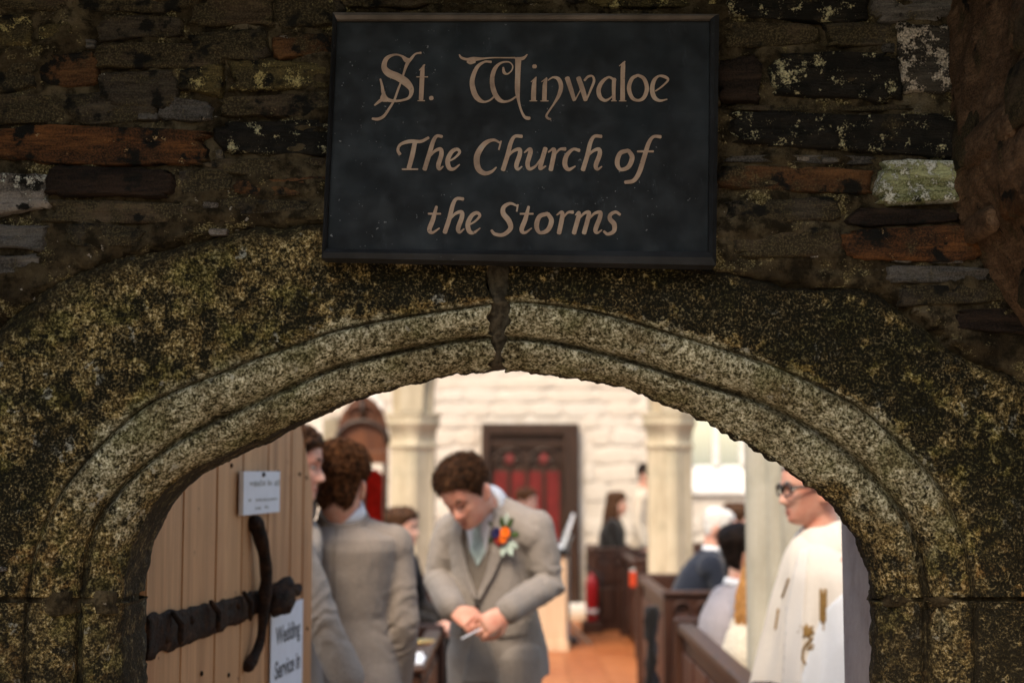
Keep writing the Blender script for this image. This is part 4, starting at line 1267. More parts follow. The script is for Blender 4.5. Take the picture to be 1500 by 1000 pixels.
# ------------------------------------------------------------------ pews
def pew(label, x, y0, y1, h, facing=1, mtl='pew', seat=True, endpanel='pew'):
    """bench running along y; its back stands at x, people face +x (facing 1)"""
    e = empty('church_pew', (x, y0, 0)); tag(e, label, 'pew', 'dark oak pews')
    L = y1 - y0; f = facing
    def bx(nm, lo, hi, mt, bev=.006):
        lo2 = (min(lo[0] * f, hi[0] * f), lo[1], lo[2]); hi2 = (max(lo[0] * f, hi[0] * f), hi[1], hi[2])
        obj(nm, box_bm(lo2, hi2, bev), M[mt], e)
    npan = max(2, int(L / .45))
    bx('back_frame', (0, .041, .08), (.022, L - .041, h - .05), mtl)
    for k in range(npan):
        a = .05 + (L - .1) * k / npan; b = .05 + (L - .1) * (k + 1) / npan
        bx('back_panel', (-.012, a + .03, .16), (.0, b - .03, h - .13), endpanel, .008)
    bx('top_rail', (-.03, .0405, h - .05), (.05, L - .0405, h), mtl, .012)
    if seat:
        bx('seat', (.023, .041, .40), (.42, L - .041, .435), mtl, .01)
    for yy, nm in ((0, 'pew_end'), (L - .04, 'pew_end')):
        bx(nm, (-.045, yy, 0), (.44, yy + .04, h + .02), mtl, .012)
    for zz, hh in ((.10, .34), (.48, h - .56)):
        for xx in (.0, .20):
            bx('carved_panel', (xx, -.014, zz), (xx + .17, -.001, zz + hh), endpanel, .012)
    bx('cap', (-.055, -.02, h + .021), (.45, .055, h + .05), mtl, .01)
    for k in range(3):
        bm = bmesh.new()
        c = Vector((f * (.06 + .13 * k), -.018, h - .06))
        add_tube(bm, [c + Vector((f * .05 * math.cos(a), 0, .05 * math.sin(a))) for a in [2 * math.pi * q / 12 for q in range(13)]], .009, 6)
        obj('carved_ring', smooth(bm), M[mtl], e)
    return e
pew('dark oak pew nearest the grey column, under the woman in cream', .82, 4.6, 6.95, .88, endpanel='pewred')
pew('dark oak pew with carved end panel, under the man in navy', .925, 8.35, 10.2, .86, endpanel='pewred')
pew('farthest dark oak pew by the red fire extinguisher', .86, 14.55, 15.85, .78)
pew('second far pew of the row beyond the extinguisher', 1.75, 13.2, 15.8, .80)
pew('dark oak pew in front of the man in navy', 1.33, 8.4, 10.6, .86)
pew('pew in front of the woman in cream', 1.72, 5.95, 7.4, .86)
pew('far middle pew edge by the orange red box', 1.10, 12.4, 14.1, .80)
pew('short far pew behind the pale lectern', -.15, 13.42, 14.7, .80)
# left of the passage: a pew front with a book ledge
pew('brown pew with a book ledge behind the bowed man on the left', -.40, 5.75, 7.6, .78, facing=-1, mtl='pew')
pew('left pew further back under the guest in black', -1.0, 8.3, 10.4, .84, facing=1)

# ------------------------------------------------------------------ things about the church
e = empty('lectern', (.345, 13.1, 0)); tag(e, 'pale wooden lectern behind the bowed man by the dark door', 'lectern')
lx0, lx1 = P(772, 800, 13.1).x - .345, P(829, 800, 13.1).x - .345
obj('cabinet', box_bm((lx0, -.2, 0), (lx1, .2, P(800, 812, 13.1).z), .01), M['birch'], e)
obj('top_board', box_bm((lx0 - .02, -.23, P(800, 812, 13.1).z + .001), (lx1 + .02, .23, P(800, 803, 13.1).z), .006), M['blackplastic'], e)
obj('plinth', box_bm((lx0 - .015, -.215, 0), (lx1 + .015, -.2005, .09), .004), M['birch'], e)
e = empty('open_laptop', P(814, 802, 13.1)); tag(e, 'thin open laptop shining white on the lectern', 'laptop')
e.location.z += .0135
obj('keyboard_deck', box_bm((-.13, -.11, -.012), (.075, .11, .01), .004), M['white'], e)
bm = bmesh.new(); add_box(bm, (.06, -.12, .012), (.082, .12, .31), .004, Matrix.Rotation(R(18), 3, 'Y'), (.07, 0, .01)); obj('screen', bm, M['white'], e)
e = empty('music_stand', (P(832, 700, 13.3).x, 13.3, 0)); tag(e, 'slim grey green music stand beside the lectern', 'music stand')
bm = bmesh.new(); add_tube(bm, [(0, 0, .02), (.0, 0, .92), (.03, 0, 1.0)], .012, 8); obj('pole', smooth(bm), M['metal'], e)
bm = bmesh.new(); add_box(bm, (-.03, -.2, .93), (-.012, .2, 1.14), .004, Matrix.Rotation(R(24), 3, 'Y')); obj('desk', bm, M['metal'], e)
for k in range(3):
    bm = bmesh.new(); a = 2 * math.pi * k / 3 + .4; add_tube(bm, [(0, 0, .22), (.22 * math.cos(a), .22 * math.sin(a), .012)], .009, 6); obj('leg', smooth(bm), M['metal'], e)
e = empty('fire_extinguisher', (P(866, 700, 14.35).x, 14.35, 0)); tag(e, 'red fire extinguisher standing on a wooden box against the far pew', 'extinguisher')
bm = bmesh.new(); z0 = .12
prof = [(.0, .058), (.01, .062), (.36, .062), (.41, .05), (.44, .024), (.47, .022)]
add_loft(bm, [(Vector((0, 0, z0 + a)), Vector((b, 0, 0)), Vector((0, b, 0))) for a, b in prof], 20); obj('cylinder_body', smooth(bm), M['extinguisher'], e)
obj('label_band', None or (lambda b: (add_loft(b, [(Vector((0, 0, z0 + a)), Vector((.0632, 0, 0)), Vector((0, .0632, 0))) for a in (.06, .12)], 20), smooth(b))[1])(bmesh.new()), M['pink'], e)
bm = bmesh.new(); add_tube(bm, [(0, 0, z0 + .471), (0, 0, z0 + .50), (-.06, -.01, z0 + .53)], .012, 6); obj('valve_lever', smooth(bm), M['blackplastic'], e)
bm = bmesh.new(); add_tube(bm, [(.02, 0, z0 + .48), (.09, -.02, z0 + .46), (.10, -.02, z0 + .25), (.085, -.02, z0 + .1)], .010, 6); obj('hose', smooth(bm), M['blackplastic'], e)
bx_ = obj('wooden_box', box_bm((e.location.x - .10, 14.25, 0), (e.location.x + .10, 14.45, .118), .008), M['pew']); tag(bx_, 'small dark wooden box under the red extinguisher', 'box')
e = empty('collection_box', P(927, 846, 12.35)); tag(e, 'small orange red box fixed on the dark pew end', 'box')
obj('body', box_bm((-.026, -.03, -.075), (.026, .02, .055), .008), M['warn'], e); obj('lid', box_bm((-.020, -.025, .056), (.020, .015, .078), .006), M['metal'], e)
# on the left book ledge
e = P(643, 951, 6.0); o = obj('service_card', box_bm((-.045, -.075, 0), (.045, .075, .006), .002), M['shirt'], None, (-.42, 6.05, .832)); tag(o, 'white folded service card on the left pew ledge nearest the bowed man', 'card')
bm = bmesh.new(); add_loft(bm, [(Vector((0, 0, z_)), Vector((r_, 0, 0)), Vector((0, r_, 0))) for z_, r_ in ((0, .03), (.004, .045), (.016, .066), (.020, .068), (.016, .060), (.008, .03))], 20)
o = obj('brass_dish', smooth(bm), M['brass'], None, (-.41, 6.42, .832)); tag(o, 'small brass dish glinting on the left pew ledge', 'dish')
o = obj('service_booklet', box_bm((-.06, -.10, 0), (.06, .10, .012), .003), M['paper'], None, (-.415, 5.86, .832)); tag(o, 'white service booklet at the near end of the left pew ledge', 'booklet')
hb = empty('handbag', (-.62, 6.5, .436)); tag(hb, 'black leather handbag on the left pew seat', 'bag')
bm = bmesh.new(); add_loft(bm, [(Vector((0, 0, z_)), Vector((a, 0, 0)), Vector((0, b, 0)), 4) for z_, a, b in ((0, .10, .17), (.06, .11, .19), (.20, .09, .17), (.28, .05, .14))], 20); obj('bag_body', smooth(bm), M['blackplastic'], hb)
bm = bmesh.new(); add_tube(bm, [(0, -.10, .27), (0, -.08, .40), (0, 0, .45), (0, .08, .40), (0, .10, .27)], .009, 8); obj('handle', smooth(bm), M['blackplastic'], hb)
bag = empty('draped_coat', (.735, 8.25, 0)); tag(bag, 'black coat hanging over the corner of the carved pew end', 'coat')
bm = bmesh.new(); add_loft(bm, [(Vector((.06, .0, z_)), Vector((a, 0, 0)), Vector((0, b, 0)), 2.4) for z_, a, b in ((.16, .012, .03), (.22, .022, .045), (.36, .030, .05), (.52, .026, .06), (.66, .034, .05), (.76, .03, .05), (.83, .018, .04))], 30)
bmesh.ops.subdivide_edges(bm, edges=list(bm.edges), cuts=2, use_grid_fill=True)
for v in bm.verts: v.co += Vector((1, .6, .3)) * fbm(Vector((v.co.x * 14, v.co.y * 14, v.co.z * 5)), 3) * .05
obj('draped_cloth', smooth(bm), M['blackwool'], bag)

# ------------------------------------------------------------------ the open door
dr = empty('plank_door', (-.745, 2.93, 0))
tag(dr, 'open pine plank church door with a rusted iron strap hinge', 'door')
ang = math.atan2(.116, 1.0)
dr.rotation_euler = (0, 0, -ang)          # local +y runs along the leaf, local +x is its outer face
U = lambda Y: (Y - 2.93) / math.cos(ang)
DL = U(4.253)
def door_top(u):
    t = u / DL
    return 1.50 + .52 * (1 - abs(2 * t - 1) ** 1.75) ** .8
edges_ = [0.0] + [U(y) for y in (3.143, 3.369, 3.567, 3.788, 4.011, 4.14)] + [DL]
rng = random.Random(4)
for a, b in zip(edges_, edges_[1:]):
    n = 6
    top = [(a + .002 + (b - a - .004) * k / n, door_top(a + .002 + (b - a - .004) * k / n)) for k in range(n + 1)]
    bm = bmesh.new()
    add_prism(bm, [(a + .0018, .02)] + [(b - .0018, .02)] + top[::-1], lambda u, v, d: Vector((d, u, v)), -.028, rng.uniform(-.0012, .0012))
    bmesh.ops.recalc_face_normals(bm, faces=bm.faces)
    es = [e for e in bm.edges if abs(e.verts[0].co.z - e.verts[1].co.z) > .5]
    bmesh.ops.bevel(bm, geom=es, offset=.004, segments=2, affect='EDGES')
    obj('plank', bm, M['pine'], dr)
for z in (.25, 1.05, 1.52):
    obj('ledge', box_bm((-.058, .04, z), (-.0285, DL - .05, z + .16), .004), M['pine'], dr)
for z in (.33, 1.13, 1.60):
    for a, b in zip(edges_, edges_[1:]):
        bm = bmesh.new(); zz = z + rng.uniform(-.02, .02); uu = (a + b) / 2 + rng.uniform(-.03, .03)
        add_loft(bm, [(Vector((x_, uu, zz)), Vector((0, r__, 0)), Vector((0, 0, r__))) for x_, r__ in ((.0005, .006), (.003, .0055), (.0045, .002))], 8)
        obj('nail', smooth(bm), M['iron'], dr)
# strap hinge with scalloped edges
bm = bmesh.new()
zc = 1.262; n = 70
u0, u1 = .0, U(3.93)
rows = []
for k in range(n + 1):
    t = k / n; u = u0 + (u1 - u0) * t
    w = (.044 - .018 * t) * (1 + .03 * math.sin(t * 55) + .16 * fbm(Vector((u * 18, 1, 0)), 3))
    if t > .90: w = .036 * (1 - ((t - .90) / .1) ** 2) + .008
    dz = .008 * fbm(Vector((u * 6, 5, 0)), 2)
    row = []
    for q in range(9):
        s = q / 4 - 1
        row.append(bm.verts.new((.004 + .005 * (1 - s ** 6) + .004 * fbm(Vector((u * 30, s * 2, 0)), 3), u, zc + dz + w * s)))
    rows.append(row)
for a, b in zip(rows, rows[1:]):
    for q in range(8): bm.faces.new((a[q], b[q], b[q + 1], a[q + 1]))
ed = [e for e in bm.edges if e.is_boundary]
r_ = bmesh.ops.extrude_edge_only(bm, edges=ed)
for v in [x for x in r_['geom'] if isinstance(x, bmesh.types.BMVert)]: v.co.x = .0015
bmesh.ops.recalc_face_normals(bm, faces=bm.faces)
hinge = obj('strap_hinge', smooth(bm), M['iron'], dr)
for k in range(6):
    bm = bmesh.new(); u = .10 + .165 * k + rng.uniform(-.02, .02)
    add_loft(bm, [(Vector((x_, u, zc + (.012 if k % 2 else -.012))), Vector((0, r__, 0)), Vector((0, 0, r__))) for x_, r__ in ((.006, .012), (.012, .010), (.016, .004))], 10)
    obj('rivet', smooth(bm), M['iron'], hinge)
for k in range(3):
    bm = bmesh.new(); u = .12 + .25 * k
    add_tube(bm, [(.014, u, zc + .04), (.026, u + .02, zc + .015), (.028, u + .01, zc - .015), (.016, u + .05, zc - .03)], [.006, .008, .007, .004], 6)
    obj('curled_leaf', smooth(bm), M['iron'], hinge)
# upright iron bar and its boss
ub = U(3.665)
bm = bmesh.new()
pts = catmull([(.012, ub - .030, 1.468, .034), (.02, ub - .022, 1.445, .030), (.028, ub + .00, 1.39, .025), (.030, ub + .015, 1.33, .024), (.028, ub + .010, 1.28, .026), (.026, ub + .005, 1.22, .019), (.022, ub - .005, 1.17, .018), (.016, ub - .04, 1.135, .022), (.010, ub - .06, 1.118, .026)], 6)
add_tube(bm, [p[:3] for p in pts], [p[3] * .66 * (1 + .05 * math.sin(i * .9)) for i, p in enumerate(pts)], 9)
obj('iron_bar', smooth(bm), M['iron'], dr)
bm = bmesh.new(); ue = U(3.79)
bmesh.ops.create_icosphere(bm, subdivisions=3, radius=1)
for v in bm.verts:
    k = 1 + .30 * fbm(v.co * 1.6 + Vector((3, 0, 0)), 3)
    v.co = Vector((.040 + v.co.x * .036 * k, ue + v.co.y * .075 * k, 1.272 + v.co.z * .046 * k + .25 * v.co.y * .05))
obj('latch_boss', smooth(bm), M['iron'], dr)
bm = bmesh.new(); add_tube(bm, [(.05, ue + .05, 1.29), (.055, ue + .10, 1.275), (.05, ue + .125, 1.285)], [.014, .011, .013], 8); obj('latch_pin', smooth(bm), M['iron'], dr)
# notices pinned to the door
def on_door(name, ya, yb, za, zb, label, thick=.003, x0=.004):
    e = empty(name, dr.matrix_basis @ Vector((x0, U(ya), zb)), -ang); tag(e, label, 'notice')
    w = U(yb) - U(ya); h = za - zb
    obj('sheet', box_bm((0, 0, 0), (thick, w, h), .0008), M['paper'], e)
    return e, w, h
def txt(e, s, size, x, y, z, bold=0.0016, mt='ink', sx=1.0):
    c = bpy.data.curves.new('printed_text', 'FONT'); c.body = s; c.size = size; c.align_x = 'CENTER'; c.offset = bold
    t = bpy.data.objects.new('tmp', c); COL.objects.link(t)
    dg = bpy.context.evaluated_depsgraph_get()
    me = bpy.data.meshes.new_from_object(t.evaluated_get(dg))
    bpy.data.objects.remove(t); bpy.data.curves.remove(c)
    o = obj('printed_text', me, M[mt], e)
    # text plane faces local +x, reads along +y
    o.matrix_local = Matrix.Translation((x, y, z)) @ Matrix(((0, 0, 1, 0), (sx, 0, 0, 0), (0, 1, 0, 0), (0, 0, 0, 1)))
    return o
e, w, h = on_door('wedding_notice', 3.812, 4.13, 1.236, .80, 'white paper sheet with bold wedding service wording on the door')
for k, s in enumerate(('Wedding', 'Service in', 'progress')):
    txt(e, s, .066, .0036, w * .52, h - .098 - .090 * k, .0016)
pm = bmesh.new(); add_loft(pm, [(Vector((x_, w / 2, h - .022)), Vector((0, r__, 0)), Vector((0, 0, r__))) for x_, r__ in ((.003, .005), (.007, .005), (.009, .002))], 8); obj('drawing_pin', smooth(pm), M['metal'], e)
e, w, h = on_door('door_notice', 3.515, 3.835, 1.60, 1.492, 'small white board with faint grey lettering, higher on the door', .012, .006)
rng = random.Random(2)
for row, (zz, a, b) in enumerate(((h - .030, .05, .30), (h - .072, .04, .29), (h - .092, .10, .22))):
    u = a; bm = bmesh.new()
    while u < b:
        l = rng.uniform(.008, .028)
        if rng.random() > .22: add_box(bm, (.0123, u, zz - rng.uniform(.003, .006) * (1.6 if row == 0 else .8)), (.0126, u + l, zz + rng.uniform(.002, .005) * (1.6 if row == 0 else .8)))
        u += l + .005
    o = obj('faint_print', bm, M['inkpale'], e); o['kind'] = 'stuff'
pm = bmesh.new(); add_loft(pm, [(Vector((x_, w / 2, h - .008)), Vector((0, r__, 0)), Vector((0, 0, r__))) for x_, r__ in ((.012, .006), (.016, .006), (.019, .002))], 8); obj('drawing_pin', smooth(pm), M['iron'], e)
# ------------------------------------------------------------------ people
HZ = np.array([.118, .112, .098, .075, .045, .018, -.005, -.030, -.055, -.075, -.095, -.108, -.116][::-1])
HF = np.array([-.012, -.042, -.070, -.088, -.096, -.095, -.089, -.087, -.087, -.086, -.084, -.076, -.055][::-1])
HB = np.array([.035, .062, .085, .098, .103, .100, .094, .084, .068, .052, .028, .004, -.012][::-1])
HW = np.array([.020, .043, .061, .072, .0765, .077, .075, .072, .066, .060, .049, .038, .022][::-1])
def gauss(x, s): return math.exp(-(x / s) ** 2)
def head_point(a, z):
    """a: azimuth from the face (-y) turning to +x"""
    f = np.interp(z, HZ, HF); b = np.interp(z, HZ, HB); w = np.interp(z, HZ, HW)
    yc = .012
    ca, sa = math.cos(a), math.sin(a)
    p = 2.25
    x = w * math.copysign(abs(sa) ** (2 / p), sa)
    if ca > 0: y = yc + (f - yc) * abs(ca) ** (2 / p)
    else: y = yc + (b - yc) * abs(ca) ** (2 / 2.1)
    if ca > 0:
        k = sstep(0.1, .5, ca)
        d = 0
        nt = (.004 + .024 * sstep(.012, -.036, z)) * (1 - sstep(-.040, -.053, z)) * sstep(.026, .004, z)
        d += nt * gauss(x, .0095 + .008 * sstep(-.01, -.04, z))
        d += .006 * gauss(abs(x) - .016, .007) * gauss(z + .042, .007)
        d -= .011 * gauss(abs(x) - .031, .014) * gauss(z - .000, .011)
        d += .006 * gauss(abs(x) - .028, .018) * gauss(z - .021, .007)
        d += .004 * gauss(abs(x) - .043, .016) * gauss(z + .028, .016)
        d += .0035 * gauss(x, .020) * gauss(z + .066, .0050) + .0035 * gauss(x, .018) * gauss(z + .077, .0055)
        d -= .003 * gauss(x, .022) * gauss(z + .0715, .0025)
        d += .006 * gauss(x, .016) * gauss(z + .100, .010)
        y -= d * k
    return Vector((x, y, z))
def head_bm(bm, mtx, na=72, nz=70):
    zs = [-.116 + .234 * (1 - math.cos(math.pi * (k + .5) / nz)) / 2 * 1.0 for k in range(nz)]
    prev = None; first = None
    for z in zs:
        cur = [bm.verts.new(mtx @ head_point(2 * math.pi * k / na, z)) for k in range(na)]
        if prev:
            for k in range(na): bm.faces.new((prev[k], prev[(k + 1) % na], cur[(k + 1) % na], cur[k]))
        else: first = cur
        prev = cur
    bm.faces.new(list(reversed(first))); bm.faces.new(prev)
    for s in (-1, 1):
        ax = Vector((.012 * s, .012, 0)); 
        c = Vector((.078 * s, .016, -.012))
        M3 = mtx.to_3x3()
        rings = []
        for zz, k in ((-.034, .25), (-.028, .62), (-.014, .80), (.006, 1.0), (.020, .95), (.029, .6), (.033, .2)):
            rings.append((mtx @ (c + Vector((.006 * s * k, .006 * zz / .03, zz))), M3 @ Vector((.009 * k, 0, 0)), M3 @ Vector((.010 * s * k, .019 * k, 0))))
        add_loft(bm, rings, 12)

def remesh(bm, name, voxel, smooth_it=2):
    me = bpy.data.meshes.new(name)
    bmesh.ops.recalc_face_normals(bm, faces=bm.faces)
    bm.to_mesh(me); bm.free()
    o = bpy.data.objects.new('tmp', me); COL.objects.link(o)
    m = o.modifiers.new('r', 'REMESH'); m.mode = 'VOXEL'; m.voxel_size = voxel
    if smooth_it:
        s = o.modifiers.new('s', 'SMOOTH'); s.factor = .5; s.iterations = smooth_it
    dg = bpy.context.evaluated_depsgraph_get()
    out = bpy.data.meshes.new_from_object(o.evaluated_get(dg))
    out.name = name
    bpy.data.objects.remove(o); bpy.data.meshes.remove(me)
    out.polygons.foreach_set('use_smooth', [True] * len(out.polygons))
    return out

def hand_bm(bm, wrist, fdir, palm_n, thumb_side, curl=1.0, size=1.0):
    """fdir: towards the fingers; palm_n: out of the palm; thumb_side: +1/-1 along fdir x palm_n"""
    y = fdir.normalized(); n = (palm_n - y * palm_n.dot(y)).normalized(); x = y.cross(n).normalized() * thumb_side
    S = size
    q = lambda a, b, c: wrist + (x * a + y * b + n * c) * S
    add_loft(bm, [(q(0, -.02, 0), x * .027 * S, n * .020 * S), (q(0, .01, 0), x * .029 * S, n * .018 * S), (q(.002, .045, 0), x * .039 * S, n * .016 * S), (q(.002, .080, .002), x * .042 * S, n * .0145 * S), (q(.002, .098, .003), x * .038 * S, n * .010 * S)], 16)
    for k, (fx_, ln, r) in enumerate(((.030, .072, .0088), (.010, .080, .0092), (-.010, .074, .0088), (-.029, .060, .0078))):
        p = q(fx_, .080, .002); ang = 0; pts = [p]
        c = curl * (1.0 + .10 * k)
        for seg, fr_ in enumerate((.45, .30, .25)):
            ang += (.55 + .28 * seg) * c
            d = y * math.cos(ang) + n * math.sin(ang) + x * (.06 * (1.5 - k) * (1 if seg == 0 else .2))
            p = p + d.normalized() * ln * fr_ * S
            pts.append(p)
        add_tube(bm, pts, [r * S, r * .96 * S, r * .90 * S, r * .78 * S], 8)
    p = q(.026, .022, .006)
    pts = [p, q(.050, .050, .020), q(.050, .080, .034 + .01 * curl), q(.038, .102, .042 + .012 * curl)]
    add_tube(bm, pts, [.015 * S, .0125 * S, .0105 * S, .0085 * S], 8)

def hair_mesh(mtx, n, length, thick, curl, hairline, seed, lift=.0, back_low=-.075, grow=None):
    rg = random.Random(seed)
    bm = bmesh.new()
    M3 = mtx.to_3x3()
    def normal(a, z):
        e = .01
        p = head_point(a, z); u = head_point(a + e, z) - p; v = head_point(a, min(.117, z + .003)) - head_point(a, z - .003)
        nn = u.cross(v)
        if nn.length < 1e-9: return Vector((0, 0, 1))
        nn.normalize()
        c = p - Vector((0, .01, .0))
        return nn if nn.dot(c) > 0 else -nn
    def ok(a, z):
        d = abs((a + math.pi) % (2 * math.pi) - math.pi)      # 0 at the face, pi at the nape
        lo = np.interp(d, [0, .5, .85, 1.15, 1.35, 1.75, 2.1, 2.6, math.pi], [hairline, hairline - .004, hairline - .018, .012, -.015, .015, back_low * .78, back_low, back_low])
        return z - lo
    # scalp cap
    na, nz = 56, 40
    V = {}
    zs = [-.10 + .2175 * k / nz for k in range(nz + 1)]
    zs[-1] = .1165
    for j, z in enumerate(zs):
        for i in range(na):
            a = 2 * math.pi * i / na
            if ok(a, z) > -.006:
                p = head_point(a, z); nn = normal(a, z)
                k = sstep(-.004, .02, ok(a, z))
                h = thick * k * (1 + .40 * fbm(p * 38 + Vector((seed, 0, 0)), 3)) * (.35 + 1.55 * sstep(.015, .095, z))
                V[i, j] = bm.verts.new(mtx @ (p + nn * (h + .001)))
    top = None
    for j in range(nz):
        for i in range(na):
            ks = [(i, j), ((i + 1) % na, j), ((i + 1) % na, j + 1), (i, j + 1)]
            if all(k in V for k in ks): bm.faces.new([V[k] for k in ks])
    bm.faces.new([V[i, nz] for i in range(na)])
    # locks
    made = 0; tries = 0
    while made < n and tries < n * 12:
        tries += 1
        z = rg.uniform(-.09, .117); a = rg.uniform(0, 2 * math.pi)
        m_ = ok(a, z)
        if m_ < 0: continue
        if z < .06 and rg.random() > .8: pass
        p = head_point(a, z); nn = normal(a, z)
        if z > .09 and rg.random() < .3: z = .1165
        L = length * rg.uniform(.55, 1.35) * (.40 + .60 * sstep(0, .05, m_)) * (.32 + .75 * sstep(0, .085, z))
        t1 = nn.orthogonal().normalized(); t2 = nn.cross(t1)
        ph = rg.uniform(0, 6.28)
        flow = (t1 * math.cos(ph) + t2 * math.sin(ph)) * .55 + Vector((0, .25 if grow is None else grow[1], -.35 if z < .07 else .1))
        pts = []
        base = p + nn * thick * (.2 + .7 * sstep(.02, .09, z))
        for k in range(6):
            t = k / 5
            sw = curl * t
            q = base + nn * L * (t * .85) * (1 - .35 * t) + flow * L * t * t * .9
            q += (t1 * math.cos(ph + sw * 6) + t2 * math.sin(ph + sw * 6)) * L * .28 * t * min(1, curl)
            pts.append(mtx @ q)
        r0 = rg.uniform(.0013, .0026)
        fr_ = frames(pts)
        prev = None
        for (c_, (t_, u_, w_), rr) in zip(pts, fr_, (1, 1.15, 1.1, .9, .6, .12)):
            cur = [bm.verts.new(c_ + (u_ * math.cos(2.094 * g_) + w_ * math.sin(2.094 * g_)) * r0 * rr) for g_ in range(3)]
            if prev:
                for g_ in range(3): bm.faces.new((prev[g_], prev[(g_ + 1) % 3], cur[(g_ + 1) % 3], cur[g_]))
            prev = cur
        made += 1
    me = bpy.data.meshes.new('hair'); smooth(bm); bm.to_mesh(me); bm.free()
    return me

def rough_verts(me, amp, scale, seed, fn=None):
    n = len(me.vertices)
    co = np.empty(n * 3, np.float32); me.vertices.foreach_get('co', co)
    nm = np.empty(n * 3, np.float32); me.vertices.foreach_get('normal', nm)
    co = co.reshape(-1, 3); nm = nm.reshape(-1, 3)
    s = Vector((seed, seed * .37, 0))
    for i in range(n):
        p = Vector(co[i])
        d = fbm(Vector((p.x * scale, p.y * scale, p.z * scale * .75)) + s, 3) * amp
        if fn: d += fn(p)
        co[i] += nm[i] * d
    me.vertices.foreach_set('co', co.ravel()); me.update()

class Person:
    def __init__(s, label, loc, rz, group=None, vox=.006, skin='skin'):
        s.loc = Vector(loc); s.rz = rz; s.vox = vox; s.skin = skin; s.label = label; s.group = group
        s.inv = (Matrix.Translation(s.loc) @ Matrix.Rotation(rz, 4, 'Z')).inverted()
        s.J = {}
    def L(s, px, py, Y): return s.inv @ P(px, py, Y)
    def stand(s, h=1.78, **kw):
        k = h / 1.78
        s.k = k
        J = dict(pelvis=(0, .0, .96), waist=(0, -.005, 1.10), chest=(0, .0, 1.30), neck=(0, .015, 1.50), head=(0, -.02, 1.665))
        for sd, n in ((-1, 'R'), (1, 'L')):        # facing -y: own right hand is at -x
            J.update({'sh' + n: (.185 * sd, .01, 1.445), 'el' + n: (.24 * sd, .03, 1.15), 'wr' + n: (.23 * sd, -.04, .90),
                      'hip' + n: (.09 * sd, 0, .92), 'kn' + n: (.10 * sd, -.015, .50), 'an' + n: (.10 * sd, .02, .085)})
        s.J = {a: Vector(b) * k for a, b in J.items()}
        s.J.update({a: Vector(b) for a, b in kw.items()})
    def sit(s, seat=.45, h=1.72, lean=.06, **kw):
        k = h / 1.78; s.k = k
        J = dict(pelvis=(0, .0, seat + .10), waist=(0, -.01, seat + .25), chest=(0, -lean * .5, seat + .44), neck=(0, -lean, seat + .64), head=(0, -lean - .03, seat + .79))
        for sd, n in ((-1, 'R'), (1, 'L')):
            J.update({'sh' + n: (.185 * sd, -lean * .9, seat + .58), 'el' + n: (.22 * sd, -.06 - lean, seat + .30), 'wr' + n: (.09 * sd, -.27 - lean, seat + .22),
                      'hip' + n: (.09 * sd, 0, seat + .09), 'kn' + n: (.11 * sd, -.43, seat + .09), 'an' + n: (.11 * sd, -.42, .085)})
        s.J = {a: Vector(b) for a, b in J.items()}
        s.J.update({a: Vector(b) for a, b in kw.items()})
        s.seated = True
    def headm(s, pitch=0, yaw=0, roll=0, scale=1.0):
        return Matrix.Translation(s.J['head']) @ Matrix.Rotation(yaw, 4, 'Z') @ Matrix.Rotation(roll, 4, 'Y') @ Matrix.Rotation(pitch, 4, 'X') @ Matrix.Scale(scale, 4)
    def torso(s, bm, add=0.0, hem=None, flare=0.0, neck=True, top=1.0, girth=1.0):
        J = s.J
        lat = (J['shL'] - J['shR']).normalized()
        up = (J['neck'] - J['pelvis']).normalized()
        fw = up.cross(lat).normalized()
        spine = catmull([tuple(J[k]) for k in ('pelvis', 'waist', 'chest', 'neck')], 6)
        n = len(spine)
        rad = np.array([(0, .168, .118), (.16, .160, .112), (.32, .142, .104), (.55, .158, .116), (.72, .170, .120), (.84, .158, .105), (.93, .10, .078), (1.0, .066, .064)])
        rings = []
        if hem is not None:
            dn = (J['pelvis'] - J['waist']).normalized()
            for q in (1.0, .6, .25):
                rings.append((J['pelvis'] + dn * hem * q, lat * (.170 + add + flare * q) * girth, fw * (.120 + add + flare * q) * girth, 2.4))
        else:
            rings.append((J['pelvis'] - up * .09, lat * .12 * girth, fw * .09 * girth))
        for i, c in enumerate(spine):
            t = i / (n - 1)
            rx = np.interp(t, rad[:, 0], rad[:, 1]); ry = np.interp(t, rad[:, 0], rad[:, 2])
            if t > top: break
            a = add if t < .86 else add * (1 - (t - .86) / .14 * .6)
            g_ = girth if t < .8 else 1.0
            rings.append((Vector(c), lat * (rx + a) * g_, fw * (ry + a) * g_, 2.3))
        add_loft(bm, rings, 28)
        for n_ in 'LR':
            sh = J['sh' + n_]; nb = J['neck']
            mid = nb.lerp(sh, .45) + up * .004
            add_tube(bm, [nb.lerp(J['chest'], .16), mid - up * .042, sh - up * .026 + (J['chest'] - sh) * .06], [.056 + add * .6, .062 + add * .8, .062 + add], 14)
    def arm(s, bm, n_, add=0.0, end=1.0, cuff=0.0):
        J = s.J
        a, b, c = J['sh' + n_], J['el' + n_], J['wr' + n_]
        e = b.lerp(c, end)
        pts = [a - (b - a) * .02 - (J['neck'] - J['chest']).normalized() * .015, a.lerp(b, .35), a.lerp(b, .8), b, b.lerp(e, .25), b.lerp(e, .65), e]
        add_tube(bm, pts, [.056 + add, .050 + add, .043 + add, .042 + add, .042 + add, .035 + add + cuff * .6, .029 + add + cuff], 16, True)
    def leg(s, bm, n_, add=0.0, end=1.0):
        J = s.J
        a, b, c = J['hip' + n_], J['kn' + n_], J['an' + n_]
        e = b.lerp(c, end)
        add_tube(bm, [a, a.lerp(b, .4), b, b.lerp(e, .35), e], [.092 + add, .078 + add, .056 + add, .058 + add, .040 + add * 1.4], 16)
